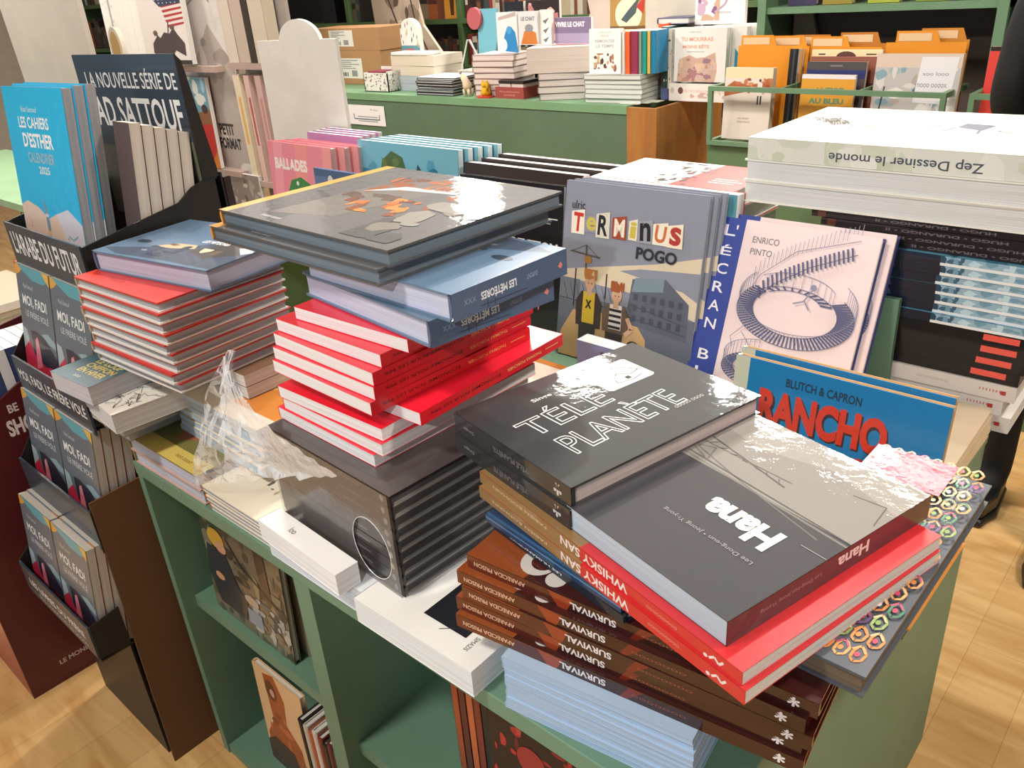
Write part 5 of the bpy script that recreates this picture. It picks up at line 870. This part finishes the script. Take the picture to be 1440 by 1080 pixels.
# figurine of a calf-like toy
o = empty('toy_animal', Matrix.Translation((-1.79, 2.70, CT))); tag(o, 'small cream toy animal beside the dark notebooks on counter', 'toy')
TY = mat('#d8c4a8', 0.5); m = MB(); m.tube([(0.03, 0.02, 0.03), (0.035, 0.02, 0.05), (0.02, 0.02, 0.075), (0.005, 0.02, 0.10), (-0.01, 0.02, 0.112)], [0.02, 0.026, 0.018, 0.016, 0.010], TY, 12)
for a_, b_ in ((0.018, 0.01), (0.05, 0.01), (0.018, 0.035), (0.05, 0.035)): m.tube([(a_, b_, 0.0), (a_, b_, 0.035)], [0.006, 0.009], TY, 8)
m.build('toy_body', o, smooth=True)
# wire easel
m = MB(); ZE = 1.0495
m.tube([(-2.00, 2.93, CT + 0.1), (-1.955, 2.95, 1.20), (-1.935, 2.95, 1.20), (-1.83, 2.93, CT + 0.1)], 0.004, mat('#c9c9c6', 0.3, 0.4), 6); m.tube([(-1.945, 2.95, 1.20), (-1.94, 3.05, CT + 0.1)], 0.004, mat('#c9c9c6', 0.3, 0.4), 6)
tag(m.build('wire_easel'), 'empty white wire easel on the counter behind the pale notebooks', 'easel')
# books standing at the back of the counter
def bp(x0, x1, z0, z1, y, lab, c, front, T=0.02, name='comic_album', **k): up(name, lab, 'book', x1 - x0, z1 - z0, T, x0, y, z0, c, front, lean=1, **k)
bp(-1.60, -1.465, 1.150, 1.335, 2.80, 'white book with blue blob standing on pile behind gold cat', '#dfe2e6', [('r', (0, 0, 1, 1), '#dfe2e6'), ('p', [(0.3, 0.05), (0.35, 0.4), (0.5, 0.62), (0.7, 0.65), (0.9, 0.5), (1, 0.1), (1, 0)], '#2f86c4'), ('e', (0.3, 0.2, 0.18, 0.16), '#eceef0'), ('e', (0.6, 0.56, 0.12, 0.1), '#4aa0d8'), ('p', [(0.1, 0.88), (0.95, 1.0), (0.95, 0.9), (0.1, 0.80)], '#b8aca8')])
bp(-1.455, -1.335, 1.1866, 1.335, 2.80, 'white book with orange shape and dark grey lettering on counter pile', '#d6d8dc', [('r', (0, 0, 1, 1), '#d6d8dc'), ('t', 'LE CHAT', 0.5, 0.78, 0.7, 0.12, '#5a6470', 0, 0.03), ('p', [(0.1, 0.02), (0.3, 0.42), (0.6, 0.46), (0.9, 0.36), (0.98, 0.02)], '#c97a3c'), ('e', (0.55, 0.5, 0.22, 0.12), '#8a9098')])
bp(-1.333, -1.265, 1.1866, 1.338, 2.815, 'narrow white spine with grey birds beside the orange-shape book', '#e4e2de', [('r', (0, 0, 1, 1), '#e4e2de')] + [('p', [(0.25, 0.14 + 0.27 * i), (0.5, 0.05 + 0.27 * i), (0.85, 0.24 + 0.27 * i), (0.55, 0.18 + 0.27 * i)], '#6a6a6e') for i in range(3)])
bp(-1.262, -1.05, 1.1866, 1.30, 2.84, 'mauve album with white lettering behind the biggest white pile', '#8a7a98', [('r', (0, 0, 1, 1), '#7a6c8c'), ('t', 'VIVRE LE CHAT', 0.42, 0.74, 0.82, 0.2, '#e6e4ea', 0, 0.05), ('r', (0, 0, 1, 0.4), '#9a8fae')])
PX = [('r', (0, 0, 1, 1), '#22222a')]
bp(-1.80, -1.66, 1.15, 1.37, 3.08, 'dark album with small blue circle, behind the counter books', '#22222a', PX + [('l', ellipse(0.5, 0.5, 0.3, 0.3, 16), 0.04, '#6a5a6a'), ('e', (0.3, 0.7, 0.1, 0.1), '#5a90b4'), ('r', (0, 0, 0.05, 1), '#3a6a48')])
bp(-1.655, -1.44, 1.14, 1.37, 3.10, 'dark album with pink intertwined shapes, behind the counter books', '#2a2024', [('r', (0, 0, 1, 1), '#2c2226'), ('b', 66, 14, (0.04, 0.08, 0.96, 0.95), ['#c48a88', '#d8a8a4', '#9a5a5c', '#b87a7a'], 0.16)])
o = MB(); o.prism([(-1.95, 1.05), (-1.85, 1.05), (-1.80, 1.20), (-1.79, 1.345), (-1.93, 1.345)], 3.02, 3.03, mat('#6fb0c4', 0.4), lambda x, z, y: (x, y, z)); o.prism(ellipse(-1.945, 1.30, 0.05, 0.055, 18), 3.0, 3.019, mat('#b05a60', 0.4), lambda x, z, y: (x, y, z)); o.prism([(-1.91, CT), (-1.87, CT), (-1.87, 1.05), (-1.91, 1.05)], 3.02, 3.03, mat('#3a4a5a', 0.4), lambda x, z, y: (x, y, z))
tag(o.build('card_stand'), 'light blue cardboard stand with a red disc on the counter', 'sign')
bp(-1.115, -0.905, 1.10, 1.38, 3.08, 'yellow-brown album with a white bird oval at back of counter', '#b0904c', [('r', (0, 0, 1, 1), '#a8874a'), ('e', (0.5, 0.68, 0.36, 0.26), '#e6dcc0'), ('p', [(0.3, 0.6), (0.5, 0.75), (0.8, 0.95), (0.7, 0.7), (0.45, 0.55)], '#4a5a5c'), ('p', [(0.7, 0.8), (0.95, 0.95), (0.9, 0.68)], '#b83c34'), ('r', (0, 0.45, 1, 0.5), '#6a5230'), ('r', (0.1, 0.36, 0.8, 0.4), '#d8c050'), ('r', (0, 0.30, 1, 0.34), '#4a3c28')])
m = MB(); m.box(-0.90, 3.06, CT, -0.61, 3.08, 1.46, mat('#cfc8bc', 0.5, kind='board')); tag(m.build('beige_board'), 'plain beige board standing at the back right of the counter', 'board')
m = MB(); m.prism([(-1.33, CT), (-1.12, CT), (-1.12, 1.46), (-1.30, 1.46), (-1.28, 1.38), (-1.26, 1.30), (-1.29, 1.25)], 3.12, 3.14, mat('#cfc4b8', 0.5, kind='board'), lambda x, z, y: (x, y, z)); tag(m.build('beige_cutout'), 'beige cut-out board with a wavy edge behind the counter books', 'board')
bp(-0.585, -0.352, 1.2475, 1.40, 2.965, 'white album with purple ink swirls above the pink-lettered books', '#e9e6ea', [('r', (0, 0, 1, 1), '#e9e6ea'), ('b', 67, 14, (0.05, 0.1, 0.5, 0.95), ['#a07a9c', '#c8a8c0', '#8a5a84', '#c9a890'], 0.12), ('l', [(0.4, 0.3), (0.6, 0.5), (0.7, 0.8), (0.8, 0.6)], 0.04, '#b8a0b4'), ('t', 'ooooooo', 0.6, 0.3, 0.26, 0.05, '#6a6470')])
book('hardcover_book', 'navy book lying on the row of big white books', 'book', 0.16, 0.14, 0.026, flat(-0.755, 2.93, 1.2545, 0), '#2f3560', pages='#d8d4d0')
for i in range(3):
    m = MB(); m.box(-0.80 + 0.03 * i, 2.70 + 0.03 * i, CT + 0.0012 * i, -0.70 + 0.03 * i, 2.76 + 0.03 * i, CT + 0.001 + 0.0012 * i, mat('#d8dccc', 0.6)); tag(m.build('leaflet'), ['leaflet lying nearest the wooden counter end', 'middle leaflet at the wooden counter end', 'farthest leaflet at the wooden counter end'][i], 'leaflet', 'leaflets at the counter end')

# ================================================================ shelf unit with folder bin at the right
t = empty('shelf_unit', Matrix.Translation((1.2, 2.7, 0))); tag(t, 'green shelf unit with base cabinet and upper shelf at right', 'shelf')
I = Matrix.Translation((-1.2, -2.7, 0)); GS = mat('#67886a', 0.5, kind='board')
m = MB(); m.box(-0.20, 2.416, 0, 3.0, 2.92, 0.868, mat('#5f7a58', 0.5, kind='board'), I); m.build('base_cabinet', t, bevel=0.002)
m = MB(); m.box(-0.20, 2.90, 0.868, 3.0, 2.92, 2.2, mat('#6a5a54', 0.6, kind='board'), I); m.build('back_panel', t)
m = MB(); m.box(-0.115, 2.65, 1.30, 0.70, 2.90, 1.322, GS, I); m.build('upper_shelf', t)
m = MB(); m.box(0.74, 2.65, 1.30, 3.0, 2.90, 1.322, GS, I); m.build('upper_shelf', t)
for x in (-0.135, 0.668, 0.725): 
    m = MB(); m.box(x, 2.64, 0.868, x + 0.032, 2.90, 2.2, GS, I); m.build('upright', t)
m = MB(); m.prism([(-0.09, 1.15), (0.02, 1.15), (-0.02, 1.30), (-0.09, 1.30)], 2.86, 2.88, mat('#a89880', 0.6), lambda x, z, y: tuple(I @ Vector((x, y, z)))); m.build('wedge', t)
def wire(xa, xb, ya, yb, z0, z1, lab):
    o = empty('wire_bin', Matrix.Translation((xa, ya, z0))); tag(o, lab, 'bin', 'green metal bins on the shelf unit')
    I = Matrix.Translation((-xa, -ya, -z0)); s = 0.016
    def bar(n, *b_): m = MB(); m.box(*b_, GS, I); m.build(n, o)
    for x in (xa, xb - s):
        bar('post', x, ya, z0, x + s, ya + s, z1)
        bar('side_rail', x, ya + s, z1 - s, x + s, yb, z1); bar('side_rail', x, ya + s, z0, x + s, yb, z0 + s)
    bar('front_rail', xa + s, ya, z1 - s, xb - s, ya + s, z1); bar('front_rail', xa + s, ya, z0, xb - s, ya + s, z0 + s)
    n = round((xb - xa) / 0.27)
    for i in range(1, n):
        x = xa + (xb - xa) * i / n; bar('divider_rail', x, ya + s, z1 - s, x + 0.01, yb, z1)
wire(-0.195, 0.625, 2.40, 2.636, 0.8685, 1.078, 'green metal bin holding yellow folders and books on the shelf unit')
wire(0.69, 1.50, 2.40, 2.636, 0.8685, 1.078, 'green metal bin at the far right of shelf unit, with red book')
ZB = 0.886
def folder(x, y, w, h, tabx, lab, c='#d88a1c'):
    o = empty('folder', Matrix.Translation((x, y, ZB))); tag(o, lab, 'folder', 'yellow divider folders')
    m = MB(); m.prism([(0, 0), (w, 0), (w, h), (tabx + 0.14, h), (tabx + 0.125, h + 0.035), (tabx, h + 0.035), (tabx, h), (0, h)], 0, 0.003, mat(c, 0.45, kind='board'), lambda a_, b_, d_: (a_, d_ + b_ * 0.06, b_)); m.build('folder_card', o)
    m = MB(); m.box(tabx + 0.008, 0.06 * (h + 0.018) - 0.0016, h + 0.004, tabx + 0.112, 0.06 * (h + 0.018) - 0.0008, h + 0.028, mat('#d8b890', 0.5)); m.build('tab_label', o)
folder(-0.165, 2.545, 0.25, 0.315, 0.01, 'yellow folder behind the cream book in left bin slot')
folder(-0.155, 2.575, 0.25, 0.31, 0.10, 'second yellow folder in the left bin slot')
folder(-0.12, 2.600, 0.26, 0.31, 0.15, 'rearmost yellow folder in the left bin slot', '#b8701c')
folder(0.095, 2.585, 0.25, 0.305, 0.0, 'yellow folder behind the brown album in middle bin slot')
folder(0.13, 2.608, 0.24, 0.315, 0.06, 'rear yellow folder of the middle bin slot', '#b8701c')
folder(0.36, 2.575, 0.25, 0.32, 0.03, 'yellow folder behind the snowy album in right bin slot')
folder(0.38, 2.600, 0.23, 0.325, 0.08, 'rear yellow folder of the right bin slot', '#c07c1c')
def bb(x, y, w, h, T, lab, c, front, **k): up('comic_album', lab, 'book', w, h, T, x, y, ZB, c, front, lean=4, **k)
bb(-0.155, 2.440, 0.185, 0.250, 0.030, 'thick cream book with small man on the cover, in left bin slot', '#dfcdbc', [('r', (0, 0, 1, 1), '#d9cdc4'), ('p', [(0, 0.72), (0.2, 0.82), (0.5, 0.76), (0.75, 0.80), (1, 0.9), (1, 0.66), (0.7, 0.7), (0.4, 0.66), (0, 0.6)], '#a8603c'), ('b', 93, 12, (0, 0.64, 1, 0.86), ['#b8704a', '#8a4a30', '#c98a60'], 0.06), ('r', (0, 0.86, 1, 1), '#e6cda8'), ('r', (0.7, 0.62, 0.8, 0.80), '#d6d0cc'), ('e', (0.75, 0.83, 0.025, 0.02), '#4a2a24'), ('r', (0.71, 0.5, 0.74, 0.62), '#2a2220'), ('r', (0.77, 0.5, 0.80, 0.62), '#2a2220'), ('t', 'oo oooo', 0.45, 0.30, 0.24, 0.025, '#8a807c'), ('t', 'ooo oooo', 0.46, 0.25, 0.28, 0.025, '#8a807c')], pages='#e2d2c0')
for i in range(3): bb(0.048 + 0.011 * i, 2.52, 0.010, 0.30, 0.10, 'thin dark comic edge, %s beside the cream book' % ['nearest', 'middle', 'farthest'][i], ['#1c1a1c', '#3a3a3c', '#141214'][i], ())
bb(0.112, 2.560, 0.245, 0.300, 0.012, 'cream album top with dark arch, rear of middle bin slot', '#e2cda4', [('r', (0, 0, 1, 1), '#e2cda4'), ('e', (0.5, 0.92, 0.14, 0.06), '#5a3a30'), ('r', (0.1, 0.94, 0.2, 0.955), '#4a3a30'), ('r', (0.78, 0.94, 0.92, 0.955), '#4a3a30')])
bb(0.125, 2.530, 0.245, 0.280, 0.012, 'brown album in the middle bin slot', '#8a5444', [('r', (0, 0, 1, 1), '#8a5444'), ('b', 94, 5, (0.75, 0.2, 0.98, 0.7), ['#5a2c28', '#6a3a34'], 0.07)])
bb(0.130, 2.490, 0.205, 0.268, 0.016, 'charcoal album with blue band in the middle bin slot', '#4c4648', [('r', (0, 0, 1, 1), '#4c4648'), ('r', (0, 0.80, 1, 0.90), '#2c3468'), ('t', 'oooooo', 0.5, 0.95, 0.2, 0.02, '#a8a4a4')], back='#c07a3c')
bb(0.135, 2.445, 0.185, 0.232, 0.014, 'ochre book with green lettering, front of middle bin slot', '#cf9434', [('r', (0, 0, 1, 1), '#cf9434'), ('t', 'LA FEMME', 0.56, 0.78, 0.5, 0.08, '#5a8468', 0, 0.05), ('t', 'AU BLEU', 0.5, 0.63, 0.66, 0.08, '#5a8468', 0, 0.05), ('r', (0, 0.94, 1, 1), '#d8d4d8')])
bb(0.372, 2.470, 0.262, 0.295, 0.024, 'album with snowy blue landscape and a note stuck on, right bin slot', '#b8b0ac', [('r', (0, 0, 1, 1), '#b4b0b0'), ('r', (0, 0.86, 1, 1), '#cbb8ac'), ('b', 95, 40, (0, 0.2, 1, 0.86), ['#9aa8ac', '#d3d0cc', '#7f9aa8', '#a89c94', '#c9c6c4'], 0.09), ('l', [(0.1, 0.35), (0.14, 0.66)], 0.02, '#3a4450'), ('r', (0.48, 0.58, 0.6, 0.64), '#4a6c84'), ('p', [(0.1, 0.3), (0.3, 0.42), (0.4, 0.36), (0.38, 0.1), (0.2, 0.1)], '#a06a44'), ('p', [(0.5, 0.72 - 0.22), (0.54, 0.97), (0.96, 0.97), (0.92, 0.54), (0.84, 0.49)], '#d8d6dc'), ('t', 'xoo looo', 0.72, 0.80, 0.3, 0.04, '#7a7a82'), ('t', 'nooo oooox', 0.70, 0.68, 0.34, 0.04, '#7a7a82')], pages='#d8c0a0')
bb(0.705, 2.470, 0.09, 0.315, 0.03, 'red book standing in the right-hand bin', '#cf3c34', [('r', (0, 0, 1, 1), '#cf3c34'), ('r', (0, 0.96, 1, 1), '#2a1618'), ('e', (0.6, 0.4, 0.08, 0.03), '#8a201c')])
bb(0.735, 2.540, 0.06, 0.345, 0.02, 'orange card standing behind the red book', '#d8963c', [('r', (0, 0, 1, 1), '#d8963c')])
for i, (x, c) in enumerate([(-0.05, '#3a3050'), (0.08, '#8a7a30'), (0.24, '#98a03a'), (0.40, '#7a8a34'), (0.52, '#4a4440')]):
    bookc = ['plum', 'olive', 'lime', 'green', 'dark grey'][i]
    up('hardcover_book', bookc + ' book standing on the upper green shelf, bottom edge only in view', 'book', 0.11, 0.2, 0.03, x, 2.70, 1.3225, c, (), lean=2, hard=True)

# ================================================================ wall shelves far behind
WSH = []
def wallshelf(x0, x1, y, zs, lab, c='#4f6c44'):
    o = empty('wall_shelf', Matrix.Translation((x0, y, 0))); tag(o, lab, 'shelf'); g_ = mat(c, 0.5, kind='board')
    m = MB(); m.box(0, 0.28, 0, x1 - x0, 0.30, 2.4, mat('#2c2422', 0.7, kind='board')); m.build('back_panel', o)
    for x in [0] + [k * 1.2 for k in range(1, int((x1 - x0) / 1.2) + 1)] + [x1 - x0 - 0.04]:
        m = MB(); m.box(x, 0, 0, x + 0.04, 0.28, 2.4, g_); m.build('upright', o)
    for z in zs:
        m = MB(); m.box(0.0, 0.005, z, x1 - x0, 0.28, z + 0.03, g_); m.build('shelf_board', o)
wallshelf(-5.35, -1.75, 3.88, (0.02, 0.62, 0.92, 1.222, 1.56, 1.9), 'long green wall shelf with dark books behind the counter')
wallshelf(-6.9, -5.4, 3.0, (0.02, 0.5, 0.82, 1.13, 1.48, 1.85), 'green bookshelf in the far left corner behind beige panel')
wallshelf(-1.70, -0.25, 3.88, (0.02, 0.62, 0.92, 1.26, 1.6, 1.95), 'green wall shelf behind the right part of counter')
rr = random.Random(77); cols = ['#2a2628', '#4a3a34', '#7a4a34', '#3a4a4c', '#8a7a68', '#a85c34', '#5a2c2c', '#c9c0b4', '#38302c', '#6a5a4c', '#b8a890', '#8a3c3c']
seq = 0
def fill(x0, x1, y, z, hmin, hmax, place, seed, wmin=0.02, wmax=0.055):
    global seq
    r_ = random.Random(seed); x = x0; i = 0
    while x < x1:
        w_ = r_.uniform(wmin, wmax); h_ = r_.uniform(hmin, hmax); c = r_.choice(cols)
        m = MB(); d_ = 0.16; c2 = r_.choice(cols)
        m.box(x, y, z, x + w_ - 0.001, y + d_, z + h_, mat(c, 0.4)); m.box(x + 0.002, y - 0.0006, z + h_ * 0.55, x + w_ - 0.003, y - 0.0002, z + h_ * 0.8, mat(c2, 0.4))
        tag(m.build('shelf_book'), 'one of the small spines ' + place, 'book', 'spines ' + place); x += w_; i += 1
fill(-4.20, -3.97, 3.92, 1.2525, 0.13, 0.22, 'between the black boxes on the wall shelf', 1)
fill(-3.72, -3.12, 3.93, 1.2525, 0.14, 0.24, 'at the orange figures on the wall shelf', 2, 0.05, 0.10)
fill(-3.30, -2.97, 3.94, 0.9505, 0.12, 0.20, 'in the shadowed shelf above the cream books', 3)
fill(-2.90, -1.80, 3.92, 1.2525, 0.14, 0.24, 'behind the blue card stand on the wall shelf', 4)
fill(-2.90, -1.80, 3.92, 0.9505, 0.15, 0.22, 'on the lower wall shelf behind counter', 5)
fill(-1.62, -0.35, 3.92, 1.2905, 0.15, 0.24, 'on the wall shelf behind the bird album', 6)
fill(-6.8, -5.50, 3.04, 1.1605, 0.16, 0.26, 'in the far left bookshelf, middle board', 7, 0.03, 0.07)
fill(-6.8, -5.50, 3.04, 1.5105, 0.16, 0.26, 'in the far left bookshelf, upper board', 8, 0.03, 0.07)
fill(-6.8, -5.50, 3.04, 0.8505, 0.16, 0.24, 'in the far left bookshelf, lower board', 9, 0.03, 0.07)
for lab, x0, x1, h, c in (('black box at left on the wall shelf', -4.47, -4.30, 0.26, '#1a1a22'), ('black box right of small spines on wall shelf', -3.96, -3.84, 0.26, '#18181c')):
    m = MB(); m.box(x0, 3.90, 1.2525, x1, 4.1, 1.2525 + h, mat(c, 0.4)); tag(m.build('storage_box', bevel=0.002), lab, 'box')
up('comic_album', 'orange book with dark figure on the wall shelf', 'book', 0.15, 0.22, 0.03, -3.09, 3.905, 1.2525, '#d0903a', [('r', (0, 0, 1, 1), '#cf9038'), ('p', [(0.4, 0.1), (0.35, 0.6), (0.5, 0.9), (0.65, 0.6), (0.6, 0.1)], '#4a3020')])
# grey manga cut-out standing behind the counter
m = MB(); bg = mat('#b8a898', 0.6, kind='board')
m.prism([(-3.22, 0.7), (-2.55, 0.7), (-2.62, 1.05), (-2.80, 1.25), (-2.86, 1.5), (-3.28, 1.5), (-3.26, 1.2)], 3.42, 3.44, bg, lambda x, z, y: (x, y, z))
art(m, [('b', 55, 22, (0.1, 0.45, 0.62, 1.0), ['#8a7a6c', '#c9bca8', '#5a4c44', '#a89a88'], 0.10), ('l', [(0.2, 0.9), (0.3, 0.7), (0.26, 0.5)], 0.02, '#4a3e38'), ('l', [(0.5, 0.95), (0.55, 0.7), (0.7, 0.45)], 0.02, '#4a3e38'), ('p', [(0.2, 0.3), (0.4, 0.5), (0.6, 0.45), (0.6, 0.2), (0.3, 0.15)], '#3a302c')], 0.7, 0.8, lambda x, z, l: (-3.25 + x, 3.42 - l, 0.7 + z), stl)
tag(m.build('cardboard_cutout'), 'tan cardboard cut-out of ink figures behind the counter', 'cutout')

# ================================================================ person at the right edge, dark clothes
def skin_mesh(name, verts, edges, radii, material, parent=None, root=0, sub=2):
    me = bpy.data.meshes.new(name); me.from_pydata(verts, edges, []); o = bpy.data.objects.new(name, me); COL.objects.link(o)
    if parent is not None: o.parent = parent
    sk = o.modifiers.new('skin', 'SKIN')
    for i, r_ in enumerate(radii):
        me.skin_vertices[0].data[i].radius = r_ if isinstance(r_, tuple) else (r_, r_); me.skin_vertices[0].data[i].use_root = (i == root)
    sk.use_smooth_shade = True
    s = o.modifiers.new('sub', 'SUBSURF'); s.levels = sub; s.render_levels = sub
    me.materials.append(material); return o
pr = empty('person', Matrix.Translation((1.12, 1.93, 0))); tag(pr, 'person in black trousers and black coat standing at the right shelf', 'person')
CO = mat('#17161a', 0.8)
V = [(0, 0, 0.93), (0.0, 0, 1.10), (0.0, 0.01, 1.28), (0.0, 0.01, 1.43), (0, 0.0, 1.52), (0, 0.02, 1.60), (0, 0.03, 1.70),   # pelvis..head 0-6
     (-0.09, 0, 0.88), (-0.09, -0.01, 0.48), (-0.08, 0.03, 0.09), (-0.09, -0.06, 0.04),                                 # left leg 7-10
     (0.09, -0.02, 0.88), (0.11, -0.12, 0.48), (0.13, -0.16, 0.09), (0.12, -0.26, 0.04),                               # right leg 11-14
     (-0.19, 0.01, 1.40), (-0.23, 0.03, 1.13), (-0.20, 0.16, 0.98), (0.19, 0.01, 1.40), (0.23, 0.06, 1.13), (0.16, 0.22, 1.10)]
Ed = [(0, 1), (1, 2), (2, 3), (3, 4), (4, 5), (5, 6), (0, 7), (7, 8), (8, 9), (9, 10), (0, 11), (11, 12), (12, 13), (13, 14), (3, 15), (15, 16), (16, 17), (3, 18), (18, 19), (19, 20)]
Rr = [(0.15, 0.11), (0.14, 0.10), (0.16, 0.11), (0.13, 0.09), 0.055, 0.075, 0.07, 0.085, 0.062, 0.045, 0.038, 0.085, 0.062, 0.045, 0.038, 0.062, 0.05, 0.036, 0.062, 0.05, 0.036]
skin_mesh('clothed_body', V, Ed, Rr, CO, pr)
SK = mat('#c99a7c', 0.6)
skin_mesh('head', [(0, 0.0, 1.52), (0, 0.015, 1.58), (0, 0.025, 1.66), (0, 0.03, 1.73)], [(0, 1), (1, 2), (2, 3)], [0.05, 0.075, 0.085, 0.06], SK, pr)
skin_mesh('hair', [(0, -0.015, 1.62), (0, 0.0, 1.70), (0, 0.015, 1.755)], [(0, 1), (1, 2)], [0.085, 0.092, 0.075], mat('#2a201c', 0.8), pr)
for sx, px, py, pz in ((-1, -0.20, 0.17, 0.97), (1, 0.155, 0.235, 1.10)):
    hv = [(px, py, pz), (px, py + 0.05, pz - 0.02)]; he = [(0, 1)]; hr = [0.026, 0.028]
    for f in range(4):
        k_ = len(hv); ox = (f - 1.5) * 0.017; hv += [(px + ox, py + 0.085, pz - 0.03), (px + ox, py + 0.115 - 0.006 * abs(f - 1.4), pz - 0.045)]; he += [(1, k_), (k_, k_ + 1)]; hr += [0.0085, 0.0075]
    k_ = len(hv); hv += [(px - sx * 0.03, py + 0.04, pz - 0.02), (px - sx * 0.042, py + 0.07, pz - 0.035)]; he += [(0, k_), (k_, k_ + 1)]; hr += [0.010, 0.008]
    skin_mesh('hand', hv, he, hr, SK, pr)
for px, py in ((-0.085, 0.0), (0.125, -0.20)):
    m = MB(); m.prism([(px - 0.045, py + 0.075), (px + 0.04, py + 0.075), (px + 0.05, py - 0.08), (px + 0.03, py - 0.16), (px - 0.03, py - 0.16), (px - 0.05, py - 0.08)], 0.001, 0.025, mat('#0e0d0f', 0.4)); m.prism([(px - 0.04, py + 0.068), (px + 0.036, py + 0.068), (px + 0.044, py - 0.07), (px + 0.026, py - 0.15), (px - 0.026, py - 0.15), (px - 0.044, py - 0.07)], 0.0255, 0.075, mat('#121114', 0.35)); m.build('boot', pr, bevel=0.008)
